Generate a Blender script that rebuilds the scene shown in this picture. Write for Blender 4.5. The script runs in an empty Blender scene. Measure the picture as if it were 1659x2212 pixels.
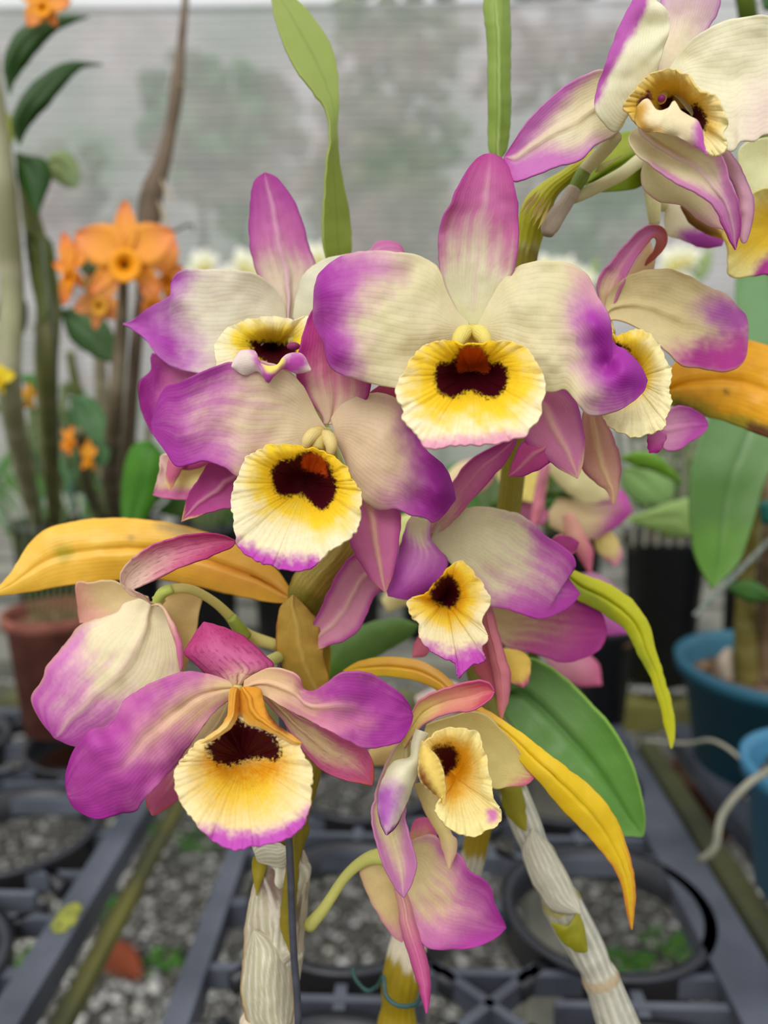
import bpy, math, random
import numpy as np
from mathutils import Vector, Matrix

random.seed(7); rng = np.random.RandomState(7)
W, H, F = 1659.0, 2212.0, 1700.0
SC = bpy.context.scene
COL = SC.collection
CAMZ = 1.15
PITCH = math.radians(9.9); YAW = math.radians(1.7)
ROT = (Matrix.Rotation(YAW, 3, 'Z') @ Matrix.Rotation(math.pi/2 - PITCH, 3, 'X'))
RN = np.array(ROT)
CAM = np.array([0.0, 0.0, CAMZ])
BENCH = CAMZ - 0.36

# ------------------------------------------------------------------ camera
cd = bpy.data.cameras.new('camera'); cam = bpy.data.objects.new('camera', cd); COL.objects.link(cam)
cam.location = CAM.tolist(); cam.rotation_euler = ROT.to_euler()
cd.sensor_fit = 'VERTICAL'; cd.sensor_height = 36.0; cd.sensor_width = 27.0
cd.lens = F / H * 36.0
cd.clip_start = 0.01; cd.clip_end = 60
cd.dof.use_dof = True; cd.dof.focus_distance = 0.222; cd.dof.aperture_fstop = 7.0
SC.camera = cam
SC.view_settings.view_transform = 'Standard'; SC.view_settings.look = 'None'
SC.view_settings.exposure = -0.1; SC.view_settings.gamma = 1.0
SC.view_settings.use_curve_mapping = False

# ------------------------------------------------------------------ geometry helpers
def P(x, y, d):
    """photo position x, y at distance d (metres along the view) -> world"""
    x = np.asarray(x, float); y = np.asarray(y, float); d = np.asarray(d, float)
    c = np.stack([(x - W/2)/F*d, (H/2 - y)/F*d, -d + 0*x], -1)
    return CAM + c @ RN.T
def G(x, y, z):
    """where the line of sight through x, y meets the level z"""
    a = P(x, y, 1.0) - CAM
    return CAM + a * ((z - CAMZ) / a[2])
def lin(c):
    c = np.array(c, float) / 255.0
    return np.where(c <= 0.04045, c/12.92, ((c+0.055)/1.055)**2.4)
def sm(a, b, x):
    t = np.clip((x - a) / (b - a), 0, 1); return t*t*(3 - 2*t)
_tab = rng.rand(256, 256)
def vn(x, y, s=0):
    x = np.asarray(x, float) + s*17.3; y = np.asarray(y, float) + s*9.1
    xi = np.floor(x).astype(int); yi = np.floor(y).astype(int)
    fx = x - xi; fy = y - yi; fx = fx*fx*(3-2*fx); fy = fy*fy*(3-2*fy)
    g = lambda i, j: _tab[i % 256, j % 256]
    return ((g(xi,yi)*(1-fx)+g(xi+1,yi)*fx)*(1-fy) + (g(xi,yi+1)*(1-fx)+g(xi+1,yi+1)*fx)*fy)*2 - 1
def curve(pts, n, us=None, closed=False):
    """smooth curve through pts, resampled by length"""
    p = np.array(pts, float)
    if closed: q = np.vstack([p[-1], p, p[0], p[1]])
    else: q = np.vstack([2*p[0]-p[1], p, 2*p[-1]-p[-2]])
    out = []
    for i in range(len(q)-3):
        a, b, c, d = q[i:i+4]
        for t in np.linspace(0, 1, 14, endpoint=False):
            out.append(0.5*((2*b)+(-a+c)*t+(2*a-5*b+4*c-d)*t*t+(-a+3*b-3*c+d)*t**3))
    out.append(q[-2]); out = np.array(out)
    L = np.r_[0, np.cumsum(np.linalg.norm(np.diff(out, axis=0), axis=1))]; L /= L[-1]
    if us is None: us = np.linspace(0, 1, n)
    return np.stack([np.interp(us, L, out[:, k]) for k in range(out.shape[1])], -1)
def sdist(X, Y, poly, smooth=True):
    """signed distance in photo pixels, negative inside"""
    q = curve(poly, 60, closed=True)[:-1] if smooth else np.array(poly, float)
    sh = X.shape; x = X.ravel(); y = Y.ravel()
    best = np.full(x.shape, 1e9); ins = np.zeros(x.shape, bool); n = len(q)
    for i in range(n):
        ax, ay = q[i]; bx, by = q[(i+1) % n]
        dx, dy = bx-ax, by-ay; l2 = dx*dx+dy*dy+1e-9
        t = np.clip(((x-ax)*dx+(y-ay)*dy)/l2, 0, 1)
        best = np.minimum(best, (x-ax-t*dx)**2+(y-ay-t*dy)**2)
        c = ((ay > y) != (by > y)) & (x < (bx-ax)*(y-ay)/((by-ay) if abs(by-ay) > 1e-9 else 1e-9)+ax)
        ins ^= c
    d = np.sqrt(best); d[ins] *= -1
    return d.reshape(sh)

LOC = {}
def wloc(o): return LOC.get(o.name, np.zeros(3))
def link(o, loc, parent):
    COL.objects.link(o); LOC[o.name] = np.array(loc, float)
    if parent is not None:
        o.parent = parent; o.location = (np.array(loc) - wloc(parent)).tolist()
    else: o.location = np.array(loc, float).tolist()
def tag(o, label=None, cat=None, group=None, kind=None):
    if label: o['label'] = label
    if cat: o['category'] = cat
    if group: o['group'] = group
    if kind: o['kind'] = kind
    return o
def thing(name, loc, label, cat, group=None):
    o = bpy.data.objects.new(name, None); o.empty_display_size = 0.01
    link(o, loc, None); return tag(o, label, cat, group)
class MB:
    """collects shapes into one mesh"""
    def __init__(s): s.v = []; s.f = []; s.c = []; s.uv = []; s.n = 0
    def add(s, v, f, c=None, uv=None):
        v = np.asarray(v, float).reshape(-1, 3); k = len(v)
        s.v.append(v); s.f += [tuple(int(i)+s.n for i in q) for q in f]
        s.c.append(np.ones((k, 3))*0.5 if c is None else np.broadcast_to(np.asarray(c, float), (k, 3)))
        s.uv.append(np.zeros((k, 2)) if uv is None else np.asarray(uv, float).reshape(-1, 2)); s.n += k
        return s
    def grid(s, G3, C=None, UV=None, closed=False, cap=None):
        nu, nv = G3.shape[:2]; f = []
        m = nv if closed else nv-1
        for i in range(nu-1):
            for j in range(m):
                k = (j+1) % nv
                f.append((i*nv+j, i*nv+k, (i+1)*nv+k, (i+1)*nv+j))
        if cap: 
            f.append(tuple(range(nv))[::-1]); f.append(tuple(range((nu-1)*nv, nu*nv)))
        return s.add(G3.reshape(-1, 3), f, None if C is None else C.reshape(-1, 3), None if UV is None else UV.reshape(-1, 2))
    def tube(s, pts, rad, seg=12, c=None, n=None, cfun=None, rfun=None):
        pts = np.array(pts, float); rad = np.broadcast_to(np.array(rad, float), (len(pts),))
        if n is None: n = max(2, len(pts)*4)
        q = curve(np.c_[pts, rad], n); p = q[:, :3]; r = q[:, 3]
        T = np.gradient(p, axis=0); T /= np.linalg.norm(T, axis=1)[:, None]+1e-12
        a = np.array([0, 1.0, 0]) if abs(T[0][1]) < .9 else np.array([1.0, 0, 0])
        N = a - T[0]*a.dot(T[0]); N /= np.linalg.norm(N); Gd = []
        th = np.linspace(0, 2*math.pi, seg, endpoint=False)
        U = np.linspace(0, 1, n)
        for i in range(n):
            N = N - T[i]*N.dot(T[i]); N /= np.linalg.norm(N); B = np.cross(T[i], N)
            rr = r[i]*(np.ones(seg) if rfun is None else rfun(U[i], th))
            Gd.append(p[i] + np.outer(rr*np.cos(th), N) + np.outer(rr*np.sin(th), B))
        Gd = np.array(Gd); UU, VV = np.meshgrid(U, th/(2*math.pi), indexing='ij')
        C = None
        if cfun is not None: C = cfun(UU, VV)
        elif c is not None: C = np.broadcast_to(lin(c), UU.shape+(3,))
        return s.grid(Gd, C, np.stack([UU, VV], -1), closed=True, cap=True)
    def box(s, lo, hi, c=None, rz=0):
        lo = np.array(lo, float); hi = np.array(hi, float); m = (lo+hi)/2
        v = np.array([[x, y, z] for x in (lo[0], hi[0]) for y in (lo[1], hi[1]) for z in (lo[2], hi[2])]) - m
        if rz: 
            cs, sn = math.cos(rz), math.sin(rz); v[:, :2] = v[:, :2] @ np.array([[cs, sn], [-sn, cs]])
        f = [(0,1,3,2),(4,6,7,5),(0,4,5,1),(2,3,7,6),(0,2,6,4),(1,5,7,3)]
        return s.add(v+m, f, None if c is None else lin(c))
    def bar(s, a, b, w, h, c=None):
        a = np.array(a, float); b = np.array(b, float); L = np.linalg.norm((b-a)[:2])
        m = (a+b)/2; return s.box(m-[L/2, w/2, h/2], m+[L/2, w/2, h/2], c, math.atan2(b[1]-a[1], b[0]-a[0]))
    def blob(s, c0, rad, c=None, nu=10, nv=14, rot=None):
        u = np.linspace(0.02, math.pi-.02, nu); v = np.linspace(0, 2*math.pi, nv, endpoint=False)
        UU, VV = np.meshgrid(u, v, indexing='ij')
        g = np.stack([np.sin(UU)*np.cos(VV)*rad[0], np.sin(UU)*np.sin(VV)*rad[1], np.cos(UU)*rad[2]], -1)
        if rot is not None: g = g @ np.array(rot).T
        C = None if c is None else np.broadcast_to(lin(c), g.shape)
        return s.grid(g+np.array(c0), C, None, closed=True, cap=True)
    def lathe(s, c0, prof, seg=40, c=None):
        th = np.linspace(0, 2*math.pi, seg, endpoint=False); prof = np.array(prof, float)
        g = np.stack([prof[:, 0:1]*np.cos(th), prof[:, 0:1]*np.sin(th), prof[:, 1:2]+0*th], -1)+np.array(c0)
        return s.grid(g, None if c is None else np.broadcast_to(lin(c), g.shape), None, closed=True)
    def build(s, name, mat, parent=None, smooth=True, solid=0, bevel=0):
        V = np.concatenate(s.v); o0 = V.mean(0)
        me = bpy.data.meshes.new(name); me.from_pydata((V-o0).tolist(), [], s.f)
        a = me.color_attributes.new('tint', 'FLOAT_COLOR', 'POINT')
        a.data.foreach_set('color', np.c_[np.concatenate(s.c), np.ones(len(V))].astype(np.float32).ravel())
        uvl = me.uv_layers.new(name='UVMap'); li = np.zeros(len(me.loops), int); me.loops.foreach_get('vertex_index', li)
        uvl.data.foreach_set('uv', np.concatenate(s.uv)[li].astype(np.float32).ravel())
        if smooth: me.polygons.foreach_set('use_smooth', [True]*len(me.polygons))
        me.materials.append(mat); o = bpy.data.objects.new(name, me); link(o, o0, parent)
        if solid:
            m = o.modifiers.new('thickness', 'SOLIDIFY'); m.thickness = solid; m.offset = 0
        if bevel:
            m = o.modifiers.new('bevel', 'BEVEL'); m.width = bevel; m.segments = 2
        me.update(); return o

# ------------------------------------------------------------------ materials
def mat_nodes(name):
    m = bpy.data.materials.new(name); m.use_nodes = True; nt = m.node_tree
    b = nt.nodes['Principled BSDF']; return m, nt, b, nt.nodes['Material Output']
def tissue(name, rough=.5, trans=.25, vein=.10, cell=.06, vs=26, bump=.25, spec=.35, cellscale=900, net=0, sheen=0.0):
    """plant tissue: pigment attribute, lengthwise veins, cell grain, light passing through"""
    m, nt, b, out = mat_nodes(name); N = nt.nodes; L = nt.links
    at = N.new('ShaderNodeAttribute'); at.attribute_name = 'tint'
    uv = N.new('ShaderNodeUVMap'); sep = N.new('ShaderNodeSeparateXYZ'); L.new(uv.outputs[0], sep.inputs[0])
    tc = N.new('ShaderNodeTexCoord')
    nz = N.new('ShaderNodeTexNoise'); nz.inputs['Scale'].default_value = cellscale; nz.inputs['Detail'].default_value = 2
    L.new(tc.outputs['Object'], nz.inputs['Vector'])
    wob = N.new('ShaderNodeTexNoise'); wob.inputs['Scale'].default_value = 3; L.new(uv.outputs[0], wob.inputs['Vector'])
    ma = N.new('ShaderNodeMath'); ma.operation = 'MULTIPLY_ADD'; L.new(wob.outputs['Fac'], ma.inputs[0]); ma.inputs[1].default_value = .12
    L.new(sep.outputs['Y'], ma.inputs[2])
    mm = N.new('ShaderNodeMath'); mm.operation = 'MULTIPLY'; mm.inputs[1].default_value = vs*6.283; L.new(ma.outputs[0], mm.inputs[0])
    sn = N.new('ShaderNodeMath'); sn.operation = 'SINE'; L.new(mm.outputs[0], sn.inputs[0])
    pw = N.new('ShaderNodeMath'); pw.operation = 'MULTIPLY_ADD'; L.new(sn.outputs[0], pw.inputs[0]); pw.inputs[1].default_value = .5; pw.inputs[2].default_value = .5
    p2 = N.new('ShaderNodeMath'); p2.operation = 'POWER'; L.new(pw.outputs[0], p2.inputs[0]); p2.inputs[1].default_value = 3
    # value = 1 - vein*p2 + cell*(noise-.5)
    v1 = N.new('ShaderNodeMath'); v1.operation = 'MULTIPLY_ADD'; L.new(p2.outputs[0], v1.inputs[0]); v1.inputs[1].default_value = -vein; v1.inputs[2].default_value = 1 - cell*.5
    v2 = N.new('ShaderNodeMath'); v2.operation = 'MULTIPLY_ADD'; L.new(nz.outputs['Fac'], v2.inputs[0]); v2.inputs[1].default_value = cell*2; L.new(v1.outputs[0], v2.inputs[2])
    vm = N.new('ShaderNodeVectorMath'); vm.operation = 'SCALE'; L.new(at.outputs['Color'], vm.inputs[0]); L.new(v2.outputs[0], vm.inputs['Scale'])
    L.new(vm.outputs[0], b.inputs['Base Color'])
    b.inputs['Roughness'].default_value = rough; b.inputs['Specular IOR Level'].default_value = spec
    if sheen: b.inputs['Sheen Weight'].default_value = sheen
    bp = N.new('ShaderNodeBump'); bp.inputs['Strength'].default_value = bump; bp.inputs['Distance'].default_value = .0004
    ad = N.new('ShaderNodeMath'); ad.operation = 'MULTIPLY_ADD'; L.new(nz.outputs['Fac'], ad.inputs[0]); ad.inputs[1].default_value = .6
    mi = N.new('ShaderNodeMath'); mi.operation = 'MULTIPLY'; mi.inputs[1].default_value = -.8; L.new(p2.outputs[0], mi.inputs[0]); L.new(mi.outputs[0], ad.inputs[2])
    L.new(ad.outputs[0], bp.inputs['Height']); L.new(bp.outputs[0], b.inputs['Normal'])
    if trans:
        tr = N.new('ShaderNodeBsdfTranslucent'); L.new(vm.outputs[0], tr.inputs['Color'])
        mx = N.new('ShaderNodeMixShader'); mx.inputs[0].default_value = trans
        L.new(b.outputs[0], mx.inputs[1]); L.new(tr.outputs[0], mx.inputs[2]); L.new(mx.outputs[0], out.inputs['Surface'])
    return m
def plain(name, col, rough=.6, var=.15, scale=40, spec=.4, bump=0, col2=None, metal=0):
    m, nt, b, out = mat_nodes(name); N = nt.nodes; L = nt.links
    tc = N.new('ShaderNodeTexCoord'); nz = N.new('ShaderNodeTexNoise'); nz.inputs['Scale'].default_value = scale; nz.inputs['Detail'].default_value = 5
    L.new(tc.outputs['Object'], nz.inputs['Vector'])
    cr = N.new('ShaderNodeValToRGB'); L.new(nz.outputs['Fac'], cr.inputs[0])
    c = lin(col); c2 = lin(col2) if col2 is not None else c*(1+var); c1 = c if col2 is not None else c*(1-var)
    cr.color_ramp.elements[0].position = .35; cr.color_ramp.elements[1].position = .68
    cr.color_ramp.elements[0].color = (*c1, 1); cr.color_ramp.elements[1].color = (*np.clip(c2, 0, 1), 1)
    L.new(cr.outputs[0], b.inputs['Base Color']); b.inputs['Roughness'].default_value = rough
    b.inputs['Specular IOR Level'].default_value = spec; b.inputs['Metallic'].default_value = metal
    if bump:
        bp = N.new('ShaderNodeBump'); bp.inputs['Strength'].default_value = bump; bp.inputs['Distance'].default_value = .002
        L.new(nz.outputs['Fac'], bp.inputs['Height']); L.new(bp.outputs[0], b.inputs['Normal'])
    return m
M_PET = tissue('orchid_petal', .5, .30, .035, .07, 22, .12, .3)
M_LIP = tissue('orchid_lip_velvet', .6, .25, .03, .10, 18, .22, .15)
M_LEAF = tissue('orchid_leaf', .38, .22, .05, .05, 16, .10, .45, 500)
M_CANE = tissue('orchid_cane', .55, .08, .05, .14, 16, .15, .4, 600)
M_BG = tissue('plant_tissue', .5, .2, .05, .10, 12, .1, .3, 120)

# ------------------------------------------------------------------ pigment
CREAM = (236, 226, 190); CREAMW = (240, 232, 205); MAG = (184, 46, 168); MAGD = (158, 18, 140); PINK = (214, 112, 176)
ROSE = (205, 95, 135); YEL = (246, 214, 60); BLOT = (62, 0, 14); ORG = (205, 100, 22); BUFF = (226, 200, 150)
def paint(base, layers, U, V, X, Y):
    C = np.broadcast_to(lin(base), U.shape+(3,)).copy()
    for l in sorted(layers, key=lambda q: q[0] != 'mott'):
        k = l[0]
        if k == 'u':      # towards the tip: a, b, colour, edge pull, jitter
            a, b, c = l[1:4]; ek = l[4] if len(l) > 4 else .18; j = l[5] if len(l) > 5 else .07
            t = sm(a-.03, b+.05, U + ek*np.abs(2*V-1)**2 + .8*j*vn(V*16, U*2, 3) + j*vn(X/50, Y/50, 5)*.8 + .35*j*vn(X/5, Y/5, 6))
        elif k == 'base': # towards the base
            a, b, c = l[1:4]; t = 1 - sm(a, b, U + .05*vn(V*14, U*3, 4))
        elif k == 'edge': # thin line along the rim
            w, c = l[1:3]; s = l[3] if len(l) > 3 else 1
            t = s*sm(1-w, 1, np.abs(2*V-1))
        elif k == 'rib':
            w, c, s = l[1:4]; u1 = l[4] if len(l) > 4 else 1.0
            t = s*np.exp(-((V-.5)/w)**2)*(1-sm(u1-.15, u1+.1, U))
        elif k == 'poly': # area with its own outline: soft px, jitter px
            poly, c, soft = l[1:4]; j = l[4] if len(l) > 4 else soft*.3
            jf = l[5] if len(l) > 5 else 18
            s = l[6] if len(l) > 6 else 1
            d = sdist(X, Y, poly) + j*.8*vn(X/jf, Y/jf, 6) + j*.5*vn(X/jf*3, Y/jf*3, 7) + min(j, 4)*.5*vn(X/4, Y/4, 8)
            t = s*sm(soft*1.15, -soft*1.15, d)
        elif k == 'halo': # ring of colour outside an outline
            poly, c, w = l[1:4]; d = sdist(X, Y, poly); s = l[4] if len(l) > 4 else 1
            t = s*(1 - sm(w*.25, w, d + w*.18*vn(X/16, Y/16, 8)))
        elif k == 'mott':
            c, s, sc = l[1:4]; t = .7*s*sm(-.4, 1.0, vn(X/sc, Y/sc, 9)+.3*vn(X/sc*4, Y/sc*4, 2))
        elif k == 'str':  # pale lengthwise ribs, slanting
            n_, sl, c, s = l[1:5]; t = s*np.abs(np.sin(math.pi*(V*n_ + sl*U + .25*vn(U*4, V*5, 3))))**7
        elif k == 'net':  # visible vein net
            c, s = l[1:3]
            w1 = np.abs(np.sin((V+.02*vn(U*9, V*5, 1))*math.pi*11)); w2 = np.abs(np.sin((U*14+V*3+.5*vn(U*6, V*9, 2))*math.pi))
            t = s*np.clip((1-sm(0, .28, w1)) + .6*(1-sm(0, .22, w2)), 0, 1)
        C = C*(1-t[..., None]) + lin(c)*t[..., None]
    return C

def blade(parent, name, base, tip, L, R, d0, z=(0, 0), cup=0, ruf=0, rf=9, rib=0, bumps=(), col=CREAM, lay=(), mat=None,
          nu=56, nv=34, thick=.0005, und=.8, tw=0, ej=1.6, label=None, full=None):
    """a petal, sepal or leaf. base/tip/L/R in photo px; z = depth offsets (mm) from base to tip at distance d0 (mm)"""
    base = tuple(map(float, base)); tip = tuple(map(float, tip)); dd = lambda a, b: math.hypot(a[0]-b[0], a[1]-b[1])
    fix = lambda Q: list(Q)[::-1] if dd(Q[0], tip)+dd(Q[-1], base) < dd(Q[0], base)+dd(Q[-1], tip) else list(Q)
    L = fix(L); R = fix(R)
    us = 0.5 - 0.5*np.cos(np.linspace(.035, .985, nu)*math.pi); us = .5*us + .5*np.linspace(.006, .994, nu)
    wb = {'petal': 15, 'sepal': 11}.get(name, 0)
    ax = np.array(tip)-base; ax /= np.linalg.norm(ax); nn = np.array([-ax[1], ax[0]])
    if np.dot(np.array(L[0])-np.array(R[0]), nn) < 0: nn = -nn
    l = curve([tuple(np.array(base)+nn*wb)]+list(L)+[tip], nu, us); r = curve([tuple(np.array(base)-nn*wb)]+list(R)+[tip], nu, us)
    if ej:
        for q, sd_ in ((l, 1), (r, 2)):
            t_ = np.gradient(q, axis=0); t_ /= np.linalg.norm(t_, axis=1)[:, None]+1e-9
            k_ = (vn(q[:, 0]/13, q[:, 1]/13, sd_) + .8*vn(q[:, 0]/30, q[:, 1]/30, sd_+2))*ej*np.sin(np.pi*us)**.5
            q += np.stack([t_[:, 1], -t_[:, 0]], -1)*k_[:, None]
    v = np.linspace(0, 1, nv); U, V = np.meshgrid(us, v, indexing='ij')
    X = l[:, 0:1]*(1-v) + r[:, 0:1]*v; Y = l[:, 1:2]*(1-v) + r[:, 1:2]*v
    wd = np.hypot(l[:, 0]-r[:, 0], l[:, 1]-r[:, 1]); wn = (wd/wd.max())[:, None]
    zz = curve([(i, k) for i, k in zip(np.linspace(0, 100, len(z)), z)], nu, us)[:, 1][:, None]
    e = 2*V-1; ph = (len(name)*1.7 + base[0]*.13) % 6.28
    Z = zz + cup*e*e*wn + tw*e*wn + rib*np.exp(-(e/.12)**2)*(1-U)
    Z = Z + ruf*np.abs(e)**4*wn*np.sin(rf*U*6.283/2 + ph + (e > 0)*2.1) + und*vn(X/60, Y/60, 1)*wn + .3*und*vn(X/22, Y/22, 2)*wn
    for bx, by, br, bz in bumps: Z = Z + bz*np.exp(-((X-bx)**2+(Y-by)**2)/(br*br))
    C = paint(col, lay, U, V, X, Y)
    mb = MB(); mb.grid(P(X, Y, (d0+Z)/1000.0), C, np.stack([U, V], -1))
    o = mb.build(name, mat or M_PET, parent, solid=thick)
    if label: o['label'] = label
    return o
def lip(parent, c, out, d0, prof, frill=1.2, ff=26, bumps=(), col=CREAMW, lay=(), nr=64, nt=220, name='lip', tilt=(0, 0), thick=.0006, label=None, fpx=3.0, mat=None):
    """frilled lip: c centre, out outline (px), prof depth offsets (mm) from centre to rim; tilt mm per 100 px in x, y"""
    o = curve(out, nt+1, closed=True)[:-1]; th = np.linspace(0, 2*math.pi, nt, endpoint=False)
    fr = vn(np.cos(th)*ff/4, np.sin(th)*ff/4, 11)+.6*vn(np.cos(th)*ff/1.6, np.sin(th)*ff/1.6, 12)
    fr2 = vn(np.cos(th)*ff*.55, np.sin(th)*ff*.55, 14)
    dirv = o - np.array(c); dl = np.linalg.norm(dirv, axis=1)[:, None]; o = o + dirv/dl*fpx*(.8*fr+.9*fr2)[:, None]
    rr = np.linspace(.0, 1, nr)**.85; rr[0] = .015
    Rr, T = np.meshgrid(rr, th, indexing='ij')
    X = c[0] + (o[:, 0]-c[0])[None, :]*Rr; Y = c[1] + (o[:, 1]-c[1])[None, :]*Rr
    Z = np.interp(Rr, np.linspace(0, 1, len(prof)), prof) 
    # soften the profile
    k = np.array(prof, float); Z = curve([(i, q) for i, q in zip(np.linspace(0, 50, len(k)), k)], nr, rr)[:, 1][:, None] + 0*T
    Z = Z + frill*(.35*sm(.45, .9, Rr)*fr[None, :] + sm(.80, 1, Rr)*(.9*fr[None, :]+.5*fr2[None, :])) + tilt[0]*(X-c[0])/100 + tilt[1]*(Y-c[1])/100
    for bx, by, br, bz in bumps: Z = Z + bz*np.exp(-((X-bx)**2+(Y-by)**2)/(br*br))
    C = paint(col, lay, Rr, T/6.2832, X, Y)
    mb = MB(); mb.grid(P(X, Y, (d0+Z)/1000.0), C, np.stack([Rr, T/6.2832*3], -1), closed=True)
    mb.f.append(tuple(range(nt))[::-1])
    ob = mb.build(name, mat or M_LIP, parent, solid=thick)
    if label: ob['label'] = label
    return ob
def pt(x, y, d): return P(x, y, d/1000.0)
def px(d, n): return n*d/1000.0/F       # n px at d mm -> metres
def tubes(parent, name, segs, mat=None, seg=14, label=None, cfun=None):
    """segs: list of (points [(x,y,d,rpx)...], colour)"""
    mb = MB()
    for pts, c in segs:
        mb.tube([pt(a, b, d) for a, b, d, r in pts], [px(d, r) for a, b, d, r in pts], seg, c)
    o = mb.build(name, mat or M_CANE, parent)
    if label: o['label'] = label
    return o
def lay_petal(a=.5, b=.85, tip=MAG, rib=True, mid=PINK, ek=.18, dark=MAGD):
    l = [('u', a-.16, b, mid, ek), ('u', a+.02, b+.12, tip, ek)]
    if dark: l.append(('u', b+.02, 1.25, dark, ek*.6))
    if rib: l.append(('rib', .035, (232, 205, 190), .35, .9))
    return l
# ================================================================== the near orchid: canes as things, leaves and flowers as parts

def inv(w):
    c = (np.array(w) - CAM) @ RN; d = -c[2]; return (c[0]/d*F+W/2, H/2-c[1]/d*F, d*1000)
POTC = np.array([.03, .165, BENCH]); POTZ = BENCH+.085
def foot(x, y): a, b, d = inv((POTC[0]+x, POTC[1]+y, POTZ-.01)); return a, b, d
fA = foot(-.04, .02); fB = foot(.045, .03); fC = foot(0, .045)
caneA = thing('orchid_cane', pt(*fA), 'papery-sheathed orchid cane at lower left, with a yellow leaf and the flowers left of centre', 'orchid')
caneB = thing('orchid_cane', pt(*fB), 'slanting silvery orchid cane at lower right, with a broad green leaf', 'orchid')
caneC = thing('orchid_cane', pt(*fC), 'orchid cane rising behind the central flower to the pale cream flowers at upper right', 'orchid')

def cane_col(bands, base=(178, 172, 150), stripe=.5, green=(120, 112, 22)):
    def f(U, V):
        C = np.broadcast_to(lin(base), U.shape+(3,)).copy()
        s = np.abs(np.sin(V*6.283*7 + 1.2*np.sin(U*9)+.6*vn(U*14, V*8, 3)))**6
        C = C*(1-.35*stripe*s[..., None]) + lin((232, 226, 212))*(.45*stripe*s[..., None])
        C = C*(1+.12*vn(U*60, V*20, 5))[..., None]
        for b in bands:
            u0, u1, c = b[:3]; sl = b[3] if len(b) > 3 else 0; w = b[4] if len(b) > 4 else .006
            uu = U + sl*np.cos(V*6.283+1.0) + .004*vn(V*30, U*9, 4)
            t = sm(u0-w, u0+w, uu)*(1-sm(u1-w, u1+w, uu))
            if len(b) > 5: t = t*b[5]
            C = C*(1-t[..., None])+lin(c)*t[..., None]
        return C
    return f
def cane(parent, pts, cf, seg=56, n=260, name='pseudobulb', ridge=.03, nodes=(), flare=.16, label=None):
    mb = MB()
    def rf(u, th):
        r = 1 + ridge*np.sin(th*14 + u*20)*np.ones_like(th)
        for k in nodes:
            dd = (u-k)
            r = r*(1 + flare*math.exp(-(dd/.012)**2) - (.10*math.exp(-((dd-.02)/.02)**2)))
        return r
    mb.tube([pt(a, b, d) for a, b, d, r in pts], [px(d, r) for a, b, d, r in pts], seg, None, n, cf, rf)
    o = mb.build(name, M_CANE, parent)
    if label: o['label'] = label
    return o
OLV = (128, 112, 14); OLD = (96, 92, 10)
cane(caneA, [(575, 2450, 259, 50), (580, 2212, 262, 54), (588, 2085, 262, 56), (600, 1990, 262, 52), (612, 1900, 262, 54), (612, 1840, 262, 44), (640, 1740, 262, 34), (668, 1620, 262, 34), (664, 1500, 264, 36),
             (655, 1400, 266, 38), (655, 1320, 266, 38), (690, 1245, 266, 46), (740, 1160, 268, 44), (775, 1090, 272, 26)],
     cane_col([(.155, .175, (205, 190, 165), .012), (.335, .375, (110, 90, 72), .0, .02, .8), (.28, .30, (214, 206, 186), .01), (.43, .60, OLV, .01), (.60, .71, (132, 118, 30)), (.71, 1.1, (138, 118, 34), .02)], stripe=1.0),
     nodes=(.165, .275, .40, .47, .62, .78), ridge=.035)
tubes(caneA, 'pseudobulb', [([(575, 2430, 259, 48), (*fA, 40)], (150, 140, 90))])
tubes(caneB, 'pseudobulb', [([(1408, 2380, 288, 44), (*fB, 40)], (160, 156, 130))])
tubes(caneC, 'pseudobulb', [([(850, 2430, 292, 44), (*fC, 40)], (150, 140, 90))])
# green tissue showing where the papery sheath has split, and the brown spot on it
blade(caneA, 'sheath', (560, 1865), (640, 2050), [(532, 1985), (528, 2100), (548, 2190)], [(640, 1862), (665, 1905), (648, 1975)], 258, (-2, -6, -4), cup=9, ruf=.6, col=(176, 166, 138),
      lay=[('str', 8, 2.6, (232, 226, 210), .6), ('poly', [(575, 1870), (615, 1868), (620, 1905), (600, 1945), (572, 1935), (560, 1900)], (100, 76, 62), 22, 8), ('rib', .02, (235, 230, 215), .6), ('edge', .12, (190, 160, 120))], mat=M_CANE, label='papery sheath with a dark brown blotch')
blade(caneA, 'sheath', (548, 2010), (600, 2230), [(528, 2060), (522, 2150), (540, 2215)], [(612, 2030), (632, 2110), (632, 2200)], 256, (-4, -7, -5), cup=8, ruf=.5, col=(180, 172, 142), lay=[('str', 8, 2.6, (232, 226, 210), .6), ('edge', .15, (178, 140, 84)), ('mott', (172, 166, 134), .5, 30)], mat=M_CANE)
blade(caneA, 'sheath', (552, 1840), (628, 1835), [(545, 1820), (560, 1802)], [(560, 1862), (600, 1872), (622, 1862)], 255, (-4, -5, -4), cup=3, col=(176, 170, 142), lay=[('str', 8, 2.6, (232, 226, 210), .6), ('edge', .2, (228, 222, 205))], mat=M_CANE)
blade(caneA, 'sheath_gap', (634, 1745), (628, 2060), [(622, 1850), (606, 1990)], [(662, 1765), (650, 1830), (640, 1950)], 262, (-11, -12, -13), cup=2, col=OLV, lay=[('mott', OLD, .5, 30)], mat=M_CANE, label='olive green strip showing through the split sheath')
blade(caneA, 'sheath_gap', (548, 1850), (555, 1935), [(545, 1875)], [(572, 1868), (565, 1905)], 262, (-9, -9), cup=1, col=(140, 124, 16), mat=M_CANE)
blade(caneA, 'sheath', (655, 1835), (640, 2150), [(640, 1870), (640, 1960), (632, 2060)], [(668, 1880), (660, 1990), (650, 2090)], 262, (-2, -4, 0), cup=6, col=(182, 168, 138), lay=[('str', 8, 2.6, (232, 226, 210), .6), ('mott', (140, 120, 90), .5, 30)], mat=M_CANE)
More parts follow.
